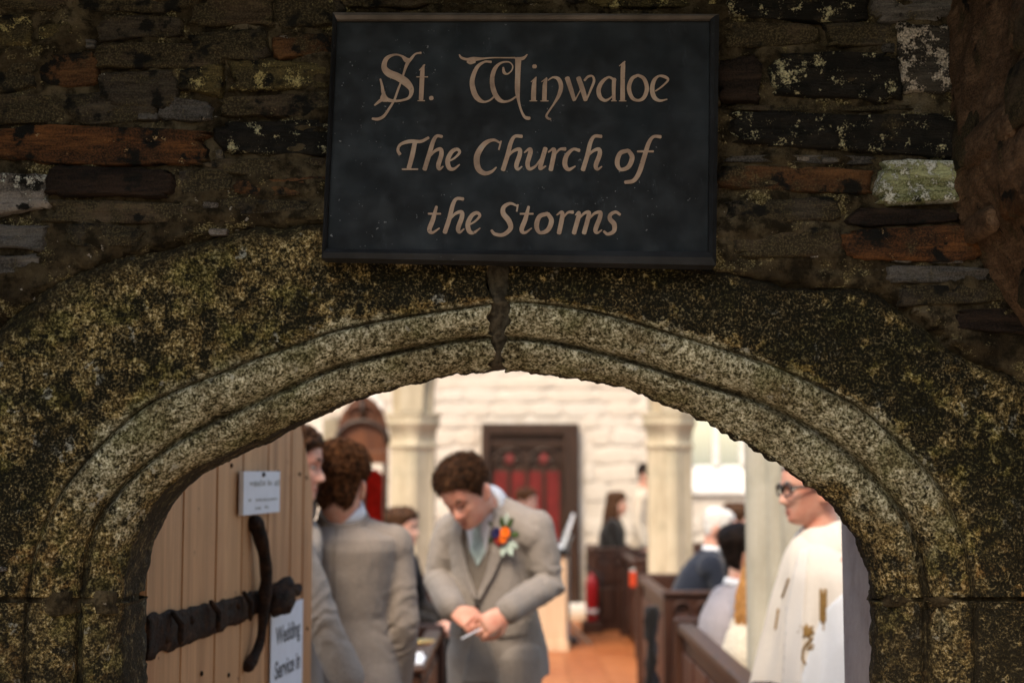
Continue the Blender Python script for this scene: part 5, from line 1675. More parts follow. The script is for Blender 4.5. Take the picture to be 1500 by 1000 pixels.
    def feet(s, bm, add=0.0):
        for n_ in 'LR':
            a = s.J['an' + n_]
            z = a.z - .085
            add_loft(bm, [(a + Vector((0, .07, -.045)), Vector((.028, 0, 0)), Vector((0, 0, .035)), 2.4), (a + Vector((0, .03, -.035)), Vector((.036 + add, 0, 0)), Vector((0, 0, .050)), 2.4), (a + Vector((0, -.05, -.045)), Vector((.040 + add, 0, 0)), Vector((0, 0, .040)), 2.6),
                          (a + Vector((0, -.13, -.055)), Vector((.045 + add, 0, 0)), Vector((0, 0, .029)), 2.6), (a + Vector((0, -.19, -.062)), Vector((.024, 0, 0)), Vector((0, 0, .020)), 2.4)], 14)
    def body(s, hm, hands=(), smooth_it=1):
        bm = bmesh.new()
        head_bm(bm, hm)
        s.hm = hm
        up = hm.to_3x3() @ Vector((0, 0, 1))
        hb = hm @ Vector((0, .018, -.065))
        add_tube(bm, [s.J['neck'] - Vector((0, 0, .05)), s.J['neck'].lerp(hb, .5), hb + up * .02], [.066, .056, .056], 18)
        s.torso(bm, -.010)
        for n_ in 'LR':
            s.arm(bm, n_, -.006); s.leg(bm, n_, -.010)
        done = set()
        for h in hands:
            n_ = h[0]; done.add(n_)
            hand_bm(bm, s.J['wr' + n_], h[1], h[2], h[3], h[4], h[5] if len(h) > 5 else 1.0)
        for n_ in 'LR':
            if n_ not in done:
                fd = (s.J['wr' + n_] - s.J['el' + n_]).normalized()
                pn = Vector((1 if n_ == 'R' else -1, 0.1, 0))
                if getattr(s, 'seated', False): pn = Vector((0, .2, -1))
                x = fd.cross(pn)
                ts = 1 if x.y < 0 else -1
                if getattr(s, 'seated', False): ts = 1 if (x.x < 0) == (n_ == 'L') else -1
                hand_bm(bm, s.J['wr' + n_], fd, pn, ts, .5)
        s.feet(bm, -.006)
        me = remesh(bm, 'person', s.vox, smooth_it)
        me.materials.append(M[s.skin])
        s.o = obj('person', me)
        s.o.location = s.loc; s.o.rotation_euler = (0, 0, s.rz)
        tag(s.o, s.label, 'person', s.group)
        return s.o
    def part(s, nm, me, mt, par=None, mod=None):
        return obj(nm, me, M[mt] if mt else None, par or s.o)
    def jacket(s, mt, add=.020, hem=.17, flare=.035, girth=1.0, name='jacket', end=.93, cuff=.012, wrinkle=.004, vox=None, split=None, seed=3.0):
        bm = bmesh.new()
        s.torso(bm, add, hem, flare, girth=girth)
        for n_ in 'LR': s.arm(bm, n_, add * .62, end, cuff)
        me = remesh(bm, name, vox or s.vox * 1.15, 3)
        J = s.J
        def folds(p):
            d = 0
            for n_ in 'LR':
                e = J['el' + n_]; w = J['wr' + n_]
                r_ = (p - e).length
                if r_ < .16:
                    ax = (w - J['sh' + n_]).normalized()
                    d += .007 * math.sin((p - e).dot(ax) * 105 + 9 * fbm(p * 8, 3)) * (.4 + .9 * abs(fbm(p * 7 + Vector((4, 0, 0)), 2))) * (1 - r_ / .16)
            return d
        rough_verts(me, wrinkle * 1.15, 9, seed, folds)
        s.jk = s.part(name, me, mt)
        bm = bmesh.new(); s.torso(bm, add, hem, flare, girth=girth)
        tm = remesh(bm, 'tmp', vox or s.vox * 1.15, 3)
        rough_verts(tm, wrinkle * 1.15, 9, seed)
        s.bvh = BVHTree.FromPolygons([v.co for v in tm.vertices], [tuple(p.vertices) for p in tm.polygons])
        bpy.data.meshes.remove(tm)
        return s.jk
    def trousers(s, mt, add=.010):
        bm = bmesh.new()
        J = s.J
        add_loft(bm, [(J['pelvis'] + Vector((0, 0, -.10)), Vector((.150, 0, 0)), Vector((0, .105, 0))), (J['pelvis'] + Vector((0, 0, 0)), Vector((.172, 0, 0)), Vector((0, .122, 0))), (J['pelvis'] + Vector((0, 0, .08)), Vector((.160, 0, 0)), Vector((0, .112, 0)))], 20)
        for n_ in 'LR': s.leg(bm, n_, add, .98)
        me = remesh(bm, 'trousers', s.vox * 1.3, 3)
        rough_verts(me, .004, 10, 8.0)
        return s.part('trousers', me, mt)
    def shoes(s, mt='shoe'):
        for n_ in 'LR':
            bm = bmesh.new()
            keep = s.J
            s.J = dict(keep); other = 'R' if n_ == 'L' else 'L'; s.J['an' + other] = keep['an' + n_]
            s.feet(bm, .003); s.J = keep
            s.part('shoe', remesh(bm, 'shoe', .009, 1), mt)
    def hair(s, mt, n=1200, length=.030, thick=.012, curl=1.0, hairline=.062, seed=1, back_low=-.070, hm=None):
        s.part('hair', hair_mesh(hm or s.hm, n, length, thick, curl, hairline, seed, back_low=back_low), mt)
    def collar(s, mt='shirt', r=.066, h=.040, tilt=.012, nm='collar', base=None, gap=0.0, lift=0.0, zmix=1.2):
        c = s.J['neck'] + Vector((0, 0, lift)) if base is None else base
        up = (s.hm @ Vector((0, .018, -.07)) - s.J['neck']).normalized()
        up = (up + Vector((0, 0, zmix))).normalized()
        lat = (s.J['shL'] - s.J['shR']).normalized(); fw = up.cross(lat).normalized()
        bm = bmesh.new(); n = 40; rows = []
        for k in range(n + 1):
            a = -math.pi / 2 + gap + (2 * math.pi - 2 * gap) * k / n
            # a = -pi/2 is the front (-y)
            d = lat * math.cos(a) + fw * math.sin(a)
            fr_ = .5 - .5 * math.sin(a)                    # 1 front, 0 back
            z1 = h * (1 - .30 * fr_) - tilt * fr_ * 2
            rows.append([bm.verts.new(c + d * (r + .010) + up * (-.030 - .02 * fr_)), bm.verts.new(c + d * (r + .003) + up * (z1 * .5)), bm.verts.new(c + d * r + up * z1), bm.verts.new(c + d * (r + .005) + up * (z1 + .001)), bm.verts.new(c + d * (r + .014) + up * (z1 * .35 - .004))])
        for a, b in zip(rows, rows[1:]):
            for q in range(4): bm.faces.new((a[q], b[q], b[q + 1], a[q + 1]))
        bmesh.ops.remove_doubles(bm, verts=bm.verts, dist=.0002)
        bmesh.ops.solidify(bm, geom=list(bm.faces), thickness=.002)
        return s.part(nm, smooth(bm), mt)
    def decal(s, nm, poly, mt, off=.004, org=None, U=None, V=None, D=None, thick=.003, cuts=5, par=None, bvh=None):
        """a piece of cloth laid on the jacket: poly in (u, v) about org, thrown along D on to the surface"""
        lat = (s.J['shL'] - s.J['shR']).normalized()
        up = Vector((0, 0, 1)); fw = up.cross(lat).normalized()
        org = org or s.J['chest']; U = U or lat; V = V or up; D = D or fw
        bvh = bvh or s.bvh
        bm = bmesh.new()
        vs_ = [bm.verts.new((u, v, 0)) for u, v in poly]
        f = bm.faces.new(vs_)
        bmesh.ops.triangulate(bm, faces=[f])
        for _ in range(cuts):
            es = [e for e in bm.edges if e.calc_length() > .014]
            if not es: break
            bmesh.ops.subdivide_edges(bm, edges=es, cuts=1)
            bmesh.ops.triangulate(bm, faces=bm.faces)
        last = 0
        for v in bm.verts:
            p = org + U * v.co.x + V * v.co.y
            hit, nrm, _, dist = bvh.ray_cast(p - D * .8, D, 1.2)
            if hit is None: hit = p + D * last; nrm = -D
            else: last = (hit - p).dot(D)
            if nrm.dot(D) > 0: nrm = -nrm
            v.co = hit + nrm.normalized() * off * .4 - D * off * .6
        bmesh.ops.smooth_vert(bm, verts=[v for v in bm.verts if not v.is_boundary], factor=.5, use_axis_x=True, use_axis_y=True, use_axis_z=True)
        bm.normal_update()
        for f in bm.faces:
            if f.normal.dot(D) > 0: f.normal_flip()
        bmesh.ops.solidify(bm, geom=list(bm.faces), thickness=thick)
        return s.part(nm, smooth(bm), mt, par)
    def brow_eyes(s, hair='hair', closed=False, lips=True):
        for sd in (-1, 1):
            bm = bmesh.new()
            pts = []
            for k in range(7):
                x = sd * (.014 + .036 * k / 6); z = .022 + .006 * math.sin(math.pi * k / 6 * .9)
                a = math.atan2(x, .085)
                p = head_point(a, z); p.y -= .0015
                pts.append(s.hm @ p)
            add_tube(bm, pts, [.002, .0034, .0038, .0036, .003, .0022, .001], 6)
            s.part('eyebrow', smooth(bm), hair)
            bm = bmesh.new()
            if closed:
                pts = []
                for k in range(6):
                    x = sd * (.018 + .026 * k / 5); z = -.006 - .004 * math.sin(math.pi * k / 5)
                    p = head_point(math.atan2(x, .085), z); p.y -= .001
                    pts.append(s.hm @ p)
                add_tube(bm, pts, [.0008, .0016, .0018, .0018, .0014, .0008], 5)
                s.part('eyelash', smooth(bm), hair)
            else:
                add_loft(bm, [(s.hm @ Vector((.031 * sd, -.0735 - .012 * math.sin(a), .0)), (s.hm.to_3x3() @ Vector((.012 * math.cos(a), 0, 0))), (s.hm.to_3x3() @ Vector((0, 0, .0055 * math.cos(a))))) for a in (-.9, -.3, .3, .9, 1.4)], 12)
                e_ = s.part('eye', smooth(bm), 'eye')
                bm = bmesh.new()
                add_loft(bm, [(s.hm @ Vector((.031 * sd, -.0858 - d, .0)), s.hm.to_3x3() @ Vector((r_, 0, 0)), s.hm.to_3x3() @ Vector((0, 0, r_))) for d, r_ in ((0, .005), (.0006, .004))], 10)
                s.part('iris', bm, 'blackplastic', e_)
        if lips:
            bm = bmesh.new()
            for zc_, rr in ((-.0665, .0022), (-.0765, .0028)):
                pts = []
                for k in range(9):
                    x = -.022 + .044 * k / 8
                    p = head_point(math.atan2(x, .087), zc_ + .002 * (1 - abs(x) / .022) * (1 if zc_ > -.07 else -1) - (.0715 + zc_) * (abs(x) / .022) ** 2 * .8); p.y -= .0006
                    pts.append(s.hm @ p)
                add_tube(bm, pts, [.0008] + [rr * .8] * 2 + [rr] * 3 + [rr * .8] * 2 + [.0008], 6)
            s.part('lips', smooth(bm), 'lips')

# ---------- the man in the middle, looking down at his hands
g_ = Person('man in a grey-beige suit with a bright buttonhole, looking down at his hands', (-.062, 5.28, 0), R(-30), vox=.005, skin='skin2')
g_.stand(1.80)
def wl(px, py, Y): return g_.L(px, py, Y)
g_.J['pelvis'] = g_.J['pelvis'] + Vector((0, .02, 0))
g_.J['chest'] = g_.J['chest'] + Vector((0, .01, -.01))
g_.J['neck'] = Vector((.0, -.045, 1.490)); g_.J['shR'] = Vector((-.170, -.03, 1.395)); g_.J['shL'] = Vector((.178, -.015, 1.405))
g_.J['head'] = wl(682, 724, 5.10)
g_.J['elR'] = wl(640, 848, 5.33); g_.J['wrR'] = wl(665, 893, 5.06)
g_.J['elL'] = wl(806, 855, 5.17); g_.J['wrL'] = wl(742, 895, 4.96)
hm = g_.headm(R(33), R(-4), R(-9), .95)
hd_R = (wl(700, 915, 4.97) - g_.J['wrR']); hd_L = (wl(705, 918, 4.93) - g_.J['wrL'])
toV = g_.inv.to_3x3() @ Vector((0, 1, -.15))
g_.body(hm, hands=[('R', hd_R, g_.inv.to_3x3() @ Vector((.45, .35, -.75)), 1, .75, .97), ('L', hd_L, g_.inv.to_3x3() @ Vector((-.35, .75, -.45)), 1, .75, .97)])
g_.trousers('wool'); g_.shoes()
g_.jacket('wool', .018, .12, .004, girth=.97, seed=3.3, vox=.0055, wrinkle=.006)
g_.collar('shirt', .061, .044, .010, zmix=.1, base=g_.J['neck'] + Vector((0, -.016, -.012)))
up = Vector((0, 0, 1)); lat = Vector((1, 0, 0))
co_ = Vector((.0, 0, 1.30))
# shirt, waistcoat and lapels laid over the jacket front (u to his left, v up)
g_.decal('shirt_front', [(-.060, .150), (.060, .150), (.02, -.040), (-.02, -.040)], 'shirt', .003, co_)
g_.decal('waistcoat', [(-.070, .06), (-.022, -.01), (.022, -.01), (.070, .06), (.045, -.06), (.006, -.145), (-.006, -.145), (-.045, -.06)], 'waistcoat', .0045, co_)
g_.decal('tie', [(-.018, .125), (.018, .125), (.012, .10), (.030, .01), (.0, -.04), (-.030, .01), (-.012, .10)], 'tie', .008, co_)
for sd in (-1, 1):
    g_.decal('lapel', [(sd * .052, .165), (sd * .090, .150), (sd * .118, .070), (sd * .094, .062), (sd * .112, .042), (sd * .066, -.065), (sd * .008, -.165), (sd * .000, -.150), (sd * .038, -.055), (sd * .066, .045)], 'wool', .015, co_, thick=.007)
    g_.decal('pocket_flap', [(sd * .07, -.245), (sd * .165, -.235), (sd * .165, -.285), (sd * .07, -.295)], 'wool', .006, co_)
bm = bmesh.new()
h_, n_v, _, _ = g_.bvh.ray_cast(co_ + Vector((.0, -.8, -.182)), Vector((0, 1, 0)))
add_loft(bm, [(h_ + n_v * d, Vector((r_, 0, 0)), Vector((0, 0, r_))) for d, r_ in ((.001, .011), (.005, .011), (.006, .008))], 14)
g_.part('button', smooth(bm), 'button')
# front opening edge of the jacket
g_.decal('front_opening', [(.000, -.200), (.030, -.29), (.085, -.46), (-.085, -.46), (-.030, -.29)], 'trouser', .003, co_)
for n_ in 'RL':      # shirt cuffs
    e, w = g_.J['el' + n_], g_.J['wr' + n_]; d = (w - e).normalized()
    bm = bmesh.new(); add_tube(bm, [w - d * .045, w - d * .004], [.041, .039], 20, False)
    g_.part('shirt_cuff', smooth(bm), 'shirt')
g_.hair('hair', 4200, .033, .0065, 1.1, .074, 5, -.062)
g_.brow_eyes('hair', closed=True)
# stubble shadow is left to the skin; ears flushed
# buttonhole
bq, bn, _, _ = g_.bvh.ray_cast(Vector((.098, -.8, 1.375)), Vector((0, 1, 0)))
but = empty('buttonhole', bq + bn * .012, 0, g_.o)
rng = random.Random(9)
def bloom(par, c, r, mt, n=9, layers=3):
    for l in range(layers):
        for k in range(n - 2 * l):
            a = 2 * math.pi * k / (n - 2 * l) + l * .4; q = r * (1 - .25 * l)
            bm = bmesh.new()
            d = Vector((math.cos(a), -.30 - .5 * l, math.sin(a))).normalized(); t = Vector((-math.sin(a), 0, math.cos(a)))
            add_loft(bm, [(c + d * q * f, t * q * w, d.cross(t) * .0014) for f, w in ((.1, .10), (.5, .34), (.85, .36), (1.05, .16))], 8)
            obj('petal', smooth(bm), M[mt], par)
def leafs(par, specs):
    for (x, z, a, l, w, mt) in specs:
        bm = bmesh.new(); d = Vector((math.cos(a), -.15, math.sin(a))).normalized(); t = Vector((-math.sin(a), 0, math.cos(a)))
        c = Vector((x, .0, z))
        add_loft(bm, [(c + d * l * f, t * w * q, d.cross(t) * .0012) for f, q in ((0, .15), (.3, .8), (.55, 1), (.8, .6), (1.0, .08))], 8)
        obj('leaf', smooth(bm), M[mt], par)
bloom(but, Vector((.018, -.010, .008)), .021, 'orange'); bloom(but, Vector((-.020, -.008, .006)), .022, 'blue'); bloom(but, Vector((-.010, -.008, -.020)), .019, 'crimson'); bloom(but, Vector((.010, -.012, -.014)), .016, 'orange', 7, 2)
leafs(but, [(0, .015, 1.6, .055, .012, 'leaf'), (.015, .02, .9, .055, .012, 'leaf'), (-.02, .015, 2.4, .05, .011, 'leaf'), (.03, 0, .1, .045, .012, 'leaf'), (-.03, -.01, 3.5, .045, .011, 'leaf'), (.012, -.03, -.9, .055, .016, 'sage'), (0, -.03, -1.5, .05, .015, 'sage'), (.02, -.028, -.3, .05, .014, 'sage'), (.01, .03, 1.3, .05, .013, 'sage')])
slip = empty('paper_slip', (0, 0, 0)); a, b = P(676, 935, 4.93), P(708, 918, 4.92)
bm = bmesh.new(); d = (b - a).normalized(); w_ = Vector((.1, -.3, .9)).cross(d).normalized()
add_box(bm, (0, -.0045, -.0008), (.9, .0045, .0008))
for v in bm.verts: v.co = (b - a) * v.co.x + w_ * v.co.y + d.cross(w_) * v.co.z
slip.location = a
obj('folded_paper', bm, M['paper'], slip)
tag(slip, 'small folded paper slip between the fingers of the man looking down', 'paper')

# ---------- the man seen from behind
b_ = Person('curly haired man in a grey-brown suit with his back to the doorway', (-.575, 4.86, 0), R(176), vox=.0055)
b_.stand(1.80)
b_.J['head'] = b_.L(498, 712, 4.82); b_.J['neck'] = b_.L(504, 766, 4.86)
b_.J['shL'] = b_.L(437, 790, 4.87); b_.J['shR'] = b_.L(576, 792, 4.90)
b_.J['elR'] = b_.L(590, 910, 4.86); b_.J['wrR'] = b_.L(578, 1015, 4.95)
hm = b_.headm(R(6), R(-6), 0, 1.03)
b_.body(hm)
b_.trousers('wool2'); b_.shoes()
b_.jacket('wool2', .022, .18, .03, seed=7.7)
b_.collar('shirt', .064, .052, -.012, lift=.012)
b_.collar('wool2', .076, .030, -.010, 'jacket_collar')
# back vents and seam of the jacket
b_.decal('centre_seam', [(-.0022, .12), (.0022, .12), (.0022, -.50), (-.0022, -.50)], 'waistcoat', .0015, b_.J['chest'], D=Vector((0, -1, 0)), thick=.001)
b_.hair('hair2', 4600, .034, .0105, 1.4, .060, 15, -.082)
b_.brow_eyes('hair2')

# ---------- the man behind the door, in profile
c_ = Person('man in a grey suit half hidden by the door, face in profile to the right', (-.752, 4.60, 0), R(80), vox=.0055, skin='skin')
c_.stand(1.86)
c_.J['head'] = c_.L(427, 682, 4.62)
c_.J['neck'] = c_.L(413, 765, 4.62)
c_.J['shR'] = c_.L(428, 800, 4.48) ; c_.J['elR'] = c_.L(470, 905, 4.44); c_.J['wrR'] = c_.L(512, 1000, 4.44)
hm = c_.headm(R(4), R(6), 0, 1.0)
c_.body(hm)
c_.trousers('wool'); c_.shoes()
c_.jacket('wool', .022, .18, .03, seed=5.1)
c_.collar('shirt', .062, .045, .0)
c_.hair('hair', 2600, .028, .009, .7, .068, 25, -.07)
c_.brow_eyes('hair')

# ---------- the priest
p_ = Person('priest in glasses and a cream chasuble with gold wheat embroidery', (1.035, 4.72, 0), R(-84), vox=.0055, skin='skin2')
p_.stand(1.75)
p_.J['shL'] = Vector((.150, .0, 1.30)); p_.J['shR'] = Vector((-.150, .0, 1.30)); p_.J['chest'] = Vector((0, 0, 1.22)); p_.J['elL'] = Vector((.20, -.02, 1.08)); p_.J['elR'] = Vector((-.20, -.02, 1.08)); p_.J['wrL'] = Vector((.10, -.12, .95)); p_.J['wrR'] = Vector((-.10, -.12, .95))
p_.J['head'] = p_.L(1188, 716, 4.72); p_.J['neck'] = p_.L(1207, 778, 4.72)
hm = p_.headm(R(2), R(6), 0, 1.0)
p_.body(hm)
p_.trousers('blackwool'); p_.shoes()
bm = bmesh.new()
nx_ = p_.J['neck']
prof = [(1.405, .072, .075, 0), (1.39, .100, .095, 0), (1.35, .170, .112, .0), (1.285, .235, .130, .02), (1.20, .270, .148, .05), (1.08, .31, .170, .08), (.92, .345, .20, .09), (.70, .39, .23, .11), (.45, .45, .30, .10), (.28, .455, .305, .10)]
n = 120; prev = None; top = None
for z, rx, ry, fo in prof:
    cur = []
    for k in range(n):
        a = 2 * math.pi * k / n
        f_ = 1 + fo * (.55 * math.sin(7 * a + 1.0 + z) + .30 * math.sin(13 * a + 2.2 - 2 * z) + .35 * math.sin(3 * a + .5))
        ky = 1 + (.10 if math.sin(a) < 0 else 0) * (1 if z < 1.4 else 0)
        cur.append(bm.verts.new((nx_.x * sstep(1.1, 1.4, z) + rx * math.cos(a) * f_, nx_.y * sstep(1.1, 1.4, z) + ry * math.sin(a) * f_ * ky, z * p_.k + .008)))
    if prev:
        for k in range(n): bm.faces.new((prev[k], prev[(k + 1) % n], cur[(k + 1) % n], cur[k]))
    prev = cur
for _ in range(2): bmesh.ops.subdivide_edges(bm, edges=[e for e in bm.edges if e.calc_length() > .03], cuts=1, use_grid_fill=True)
bmesh.ops.smooth_vert(bm, verts=[v for v in bm.verts if not v.is_boundary], factor=.5, use_axis_x=True, use_axis_y=True, use_axis_z=True)
bmesh.ops.recalc_face_normals(bm, faces=bm.faces)
me = bpy.data.meshes.new('chasuble'); smooth(bm); bm.to_mesh(me); bm.free()
rough_verts(me, .006, 6, 2.2)
p_.part('chasuble', me, 'chasuble')
p_.bvh = BVHTree.FromPolygons([v.co for v in me.vertices], [tuple(q.vertices) for q in me.polygons])
# alb reaching the shoes
bm = bmesh.new(); prev = None
for z, r_ in ((.95, .20), (.5, .235), (.10, .26)):
    cur = [bm.verts.new((r_ * math.cos(2 * math.pi * k / 60) * (1 + .05 * math.sin(9 * 2 * math.pi * k / 60)), r_ * .8 * math.sin(2 * math.pi * k / 60) * (1 + .05 * math.sin(9 * 2 * math.pi * k / 60)), z)) for k in range(60)]
    if prev:
        for k in range(60): bm.faces.new((prev[k], prev[(k + 1) % 60], cur[(k + 1) % 60], cur[k]))
    prev = cur
p_.part('alb', smooth(bm), 'white')
# cowl and black clerical collar
bm = bmesh.new(); cn = p_.J['neck']; prev = None
for r_, dz, dr_ in ((.066, .030, .0), (.072, .042, .1), (.082, .044, .3), (.100, .028, .6), (.126, -.004, .85), (.152, -.044, 1.0), (.160, -.066, 1.0), (.152, -.070, 1.0)):
    cur = []
    for k in range(64):
        a = 2 * math.pi * k / 64; fr_ = .5 - .5 * math.sin(a)
        w = 1 + .045 * math.sin(3 * a + 1) * dr_ + .03 * math.sin(7 * a + dz * 30) * dr_
        cur.append(bm.verts.new(cn + Vector((r_ * w * math.cos(a), r_ * (.88 - .24 * dr_) * w * math.sin(a) - .030 * fr_ * dr_, dz - (.030 + .030 * dr_) * fr_ + .010 * math.sin(5 * a) * dr_ + .012 * math.cos(a) ** 2 * dr_))))
    if prev:
        for k in range(64): bm.faces.new((prev[k], prev[(k + 1) % 64], cur[(k + 1) % 64], cur[k]))
    prev = cur
bmesh.ops.recalc_face_normals(bm, faces=bm.faces)
p_.part('cowl_collar', smooth(bm), 'chasuble')
p_.collar('blackwool', .062, .030, .004, 'clerical_collar', lift=-.004)
# embroidery on the side turned to the doorway
toC = (p_.inv.to_3x3() @ Vector((0, 1, 0))).normalized(); Uc = (p_.inv.to_3x3() @ Vector((1, 0, 0))).normalized()
camL = p_.inv @ Vector((0, 0, EYE))
def onrobe(px, py): return p_.L(px, py, 4.6)
def stitch(nm, pts, r_, mt='gold', par=None):
    out = []
    for px, py in pts:
        o_ = onrobe(px, py)
        dv = (o_ - camL).normalized()
        h, nn, _, _ = p_.bvh.ray_cast(o_ - dv * .8, dv, 2)
        if h is not None: out.append(h + (nn if nn.dot(toC) < 0 else -nn) * .003)
    if len(out) > 1:
        bm = bmesh.new(); add_tube(bm, out, r_, 6); return p_.part(nm, smooth(bm), mt, par)
wheat = stitch('wheat_stem', [(1207, 922), (1208, 905), (1207, 885), (1205, 868)], .003)
for k in range(7):
    y = 912 - 6.5 * k
    for sd in (-1, 1): stitch('wheat_grain', [(1206.5, y), (1206.5 + sd * 3.5, y - 5), (1206.5 + sd * 3.2, y - 9)], .0052, par=wheat)
lf = [(0, 14), (-4, 8), (-12, 12), (-10, 3), (-17, -1), (-9, -6), (-8, -13), (-2, -8), (4, -13), (7, -5), (14, -4), (9, 2), (11, 10), (4, 7)]
p_.decal('embroidered_leaf', [(x * .0018, y * .0018) for x, y in lf], 'gold', .004, onrobe(1182, 924), Uc, Vector((0, 0, 1)), (onrobe(1182, 924) - camL).normalized(), .002)
vine = [(1176 + 14 * math.sin(.1 * k) * .2, 0) for k in range(1)]
stitch('vine_scroll', [(1190, 935), (1182, 942), (1177, 952), (1176, 965), (1180, 972)], .004)
stitch('vine_scroll', [(1186, 946), (1192, 944), (1190, 950), (1184, 950)], .004)
stitch('vine_scroll', [(1156, 848), (1152, 860), (1147, 874)], .004)
stitch('vine_scroll', [(1141, 892), (1139, 905), (1137, 920)], .004)
# the plain white band down the vestment
p_.decal('pale_fold', [(-.012, .09), (.022, .09), (.0, -.12), (-.012, -.40), (-.075, -.40), (-.055, -.10)], 'softwhite', .004, onrobe(1176, 845), Uc, Vector((0, 0, 1)), (onrobe(1176, 845) - camL).normalized(), .002)
p_.decal('white_band', [(.0, .13), (.10, .22), (.16, -.12), (.16, -.42), (-.16, -.42), (-.10, -.16)], 'white', .004, onrobe(1205, 960), Uc, Vector((0, 0, 1)), (onrobe(1205, 960) - camL).normalized(), .002)
p_.hair('hairgrey', 1500, .010, .004, .3, .066, 31, -.06)
p_.brow_eyes('hairgrey')
gl = empty('glasses', (0, 0, 0), 0, p_.o)
def hp(x, y, z): return p_.hm @ Vector((x, y, z))
for sd in (-1, 1):
    bm = bmesh.new(); cs = []
    for k in range(25):
        a = 2 * math.pi * k / 24; ca, sa = math.cos(a), math.sin(a)
        cs.append(hp(sd * .033 + .026 * math.copysign(abs(ca) ** .7, ca), -.101 + .006 * abs(sd * .033 + .026 * ca) / .06, .001 + .019 * math.copysign(abs(sa) ** .7, sa)))
    add_tube(bm, cs, .0036, 6); obj('rim', smooth(bm), M['blackplastic'], gl)
    bm = bmesh.new(); add_tube(bm, [hp(sd * .058, -.096, .008), hp(sd * .078, -.07, .010), hp(sd * .083, .005, .008), hp(sd * .083, .030, -.010)], [.0052, .0052, .0042, .003], 6); obj('temple', smooth(bm), M['blackplastic'], gl)
bm = bmesh.new(); add_tube(bm, [hp(-.008, -.106, .004), hp(.008, -.106, .004)], .003, 6); obj('bridge', smooth(bm), M['blackplastic'], gl)

# ---------- people in the pews and at the back
def guest(label, loc, face, mt, hair, hairkw=None, sit=True, seat=.45, lean=.06, pitch=0, yaw=0, h=1.72, skin='skin', legs='blackwool', add=.02, girth=1.0, longhair=None, **J):
    q = Person(label, loc, face, None, .009, skin)
    if sit: q.sit(seat, h, lean, **J)
    else: q.stand(h, **J)
    q.body(q.headm(pitch, yaw, 0, 1.0), smooth_it=0)
    q.jacket(mt, add, .06 if sit else .16, .02, girth=girth, vox=.011, seed=len(label) * .7)
    q.trousers(legs); q.shoes()
    kw = dict(n=700, length=.026, thick=.008, curl=.6, hairline=.060, seed=len(label), back_low=-.07)
    kw.update(hairkw or {})
    q.hair(hair, **kw)
    q.brow_eyes(hair)
    if longhair:
        rg = random.Random(len(label)); bm = bmesh.new()
        for k in range(longhair[0]):
            a = math.pi + rg.uniform(-1.75, 1.75); z = rg.uniform(-.03, .10)
            p0 = head_point(a, z); out = Vector((p0.x, p0.y, 0)).normalized()
            p0 = q.hm @ (p0 + out * .006)
            o3 = q.hm.to_3x3() @ out
            L = longhair[1] * rg.uniform(.8, 1.1)
            pts = [p0, p0 + o3 * .018 + Vector((0, 0, -.25 * L)), p0 + o3 * (.03 + rg.uniform(-.01, .02)) + Vector((0, .0, -.6 * L)), p0 + o3 * (.02 + rg.uniform(-.01, .02)) + Vector((rg.uniform(-.015, .015), .01, -L))]
            add_tube(bm, pts, [.006, .0085, .008, .003], 5)
        q.part('long_hair', smooth(bm), hair)
    return q
E = R(90)
q = guest('white haired man in a navy suit sitting in the carved pew', (1.085, 9.15, 0), R(86), 'navy', 'hairwhite', dict(n=600, length=.014, thick=.006, hairline=.08), lean=.20, pitch=R(16), h=1.76, skin='skin2')
q.collar('shirt', .062, .04, 0)
q = guest('dark haired guest in a lilac-grey jacket in the pew before the woman in cream', (.965, 6.72, 0), R(100), 'lilac', 'hairdark', dict(n=700, length=.028, thick=.016, curl=1.1, back_low=-.085), lean=.10, seat=.42, h=1.70)
q.collar('shirt', .062, .04, 0)
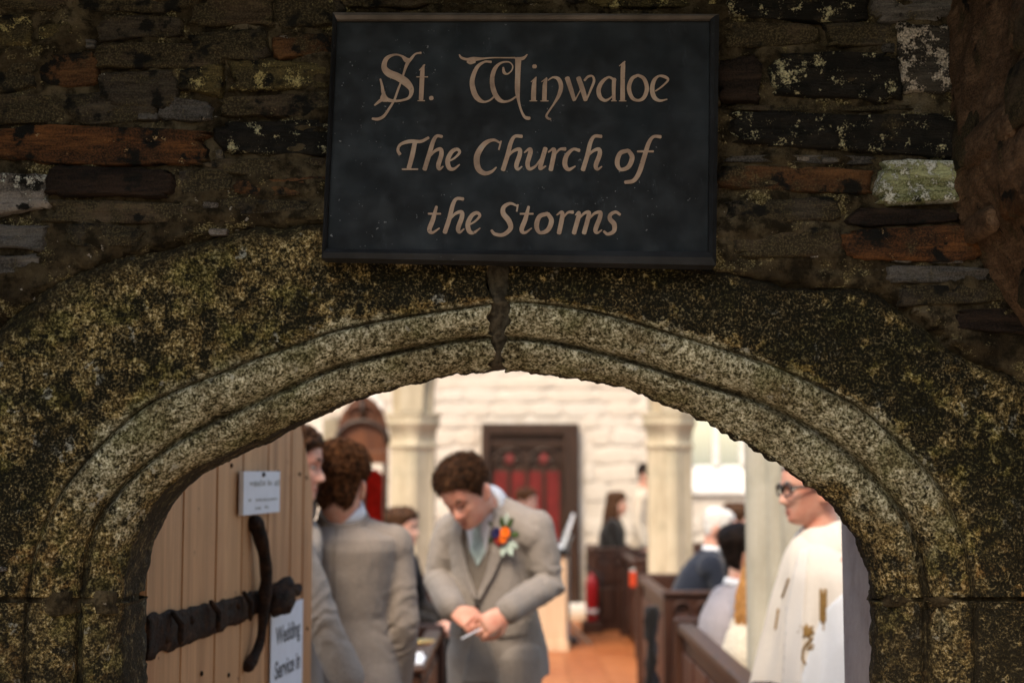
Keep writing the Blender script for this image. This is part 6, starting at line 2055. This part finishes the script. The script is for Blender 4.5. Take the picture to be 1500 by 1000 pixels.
q = guest('woman with long honey blonde hair in a cream checked knit', (.985, 5.9, 0), R(100), 'cream', 'hairblonde', dict(n=500, length=.02), lean=.06, seat=.385, h=1.56, longhair=(150, .32), add=.03)
# crossing lines of the check
for k in range(5):
    q.decal('check_stripe', [(-.09, .08 - .06 * k), (.09, .08 - .06 * k), (.09, .087 - .06 * k), (-.09, .087 - .06 * k)], 'beige', .003, q.J['chest'], D=Vector((1, 0, 0)), U=Vector((0, 1, 0)), thick=.001, cuts=4)
guest('woman with long dark brown hair sitting in the farthest pew', (P(893, 700, 14.9).x, 14.95, 0), R(80), 'blackwool', 'hair', dict(n=400), lean=.05, seat=.47, h=1.70, longhair=(150, .40))
q = guest('man in a pale beige jacket standing at the far wall beside the column', (P(945, 700, 15.0).x, 15.0, 0), R(70), 'beige', 'hairdark', dict(n=400, length=.018), sit=False, h=1.66, pitch=R(10), legs='beige')
q.decal('shirt_front', [(-.06, .15), (.06, .15), (.05, -.2), (-.05, -.2)], 'pink', .004, q.J['chest'])
guest('brown haired guest whose head shows over the grey suited shoulder', (P(757, 700, 13.6).x, 13.7, 0), R(60), 'blackwool', 'hair2', dict(n=400), seat=.52, h=1.72, lean=.08)
guest('dark haired guest in the row beyond the man in navy', (1.47, 9.95, 0), R(85), 'blackwool', 'hair', dict(n=400), seat=.46, h=1.74)
guest('dark haired guest leaning at the edge of the nearest grey column', (1.47, 8.95, 0), R(80), 'blackwool', 'hairdark', dict(n=400), seat=.44, h=1.72, lean=.1)
guest('guest with pinned dark hair beneath the bright window', (1.56, 10.42, 0), R(95), 'navy', 'hairdark', dict(n=400), seat=.45, h=1.70)
guest('guest in black seated between the two grey suits', (P(566, 700, 8.9).x - .02, 8.95, 0), R(70), 'blackwool', 'hair', dict(n=500), seat=.46, h=1.74, lean=.10)
guest('guest in a black coat bent over on the left pew', (-.73, 6.85, 0), R(-70), 'blackwool', 'hairdark', dict(n=400, back_low=-.085), seat=.44, h=1.60, lean=.34, pitch=R(40))
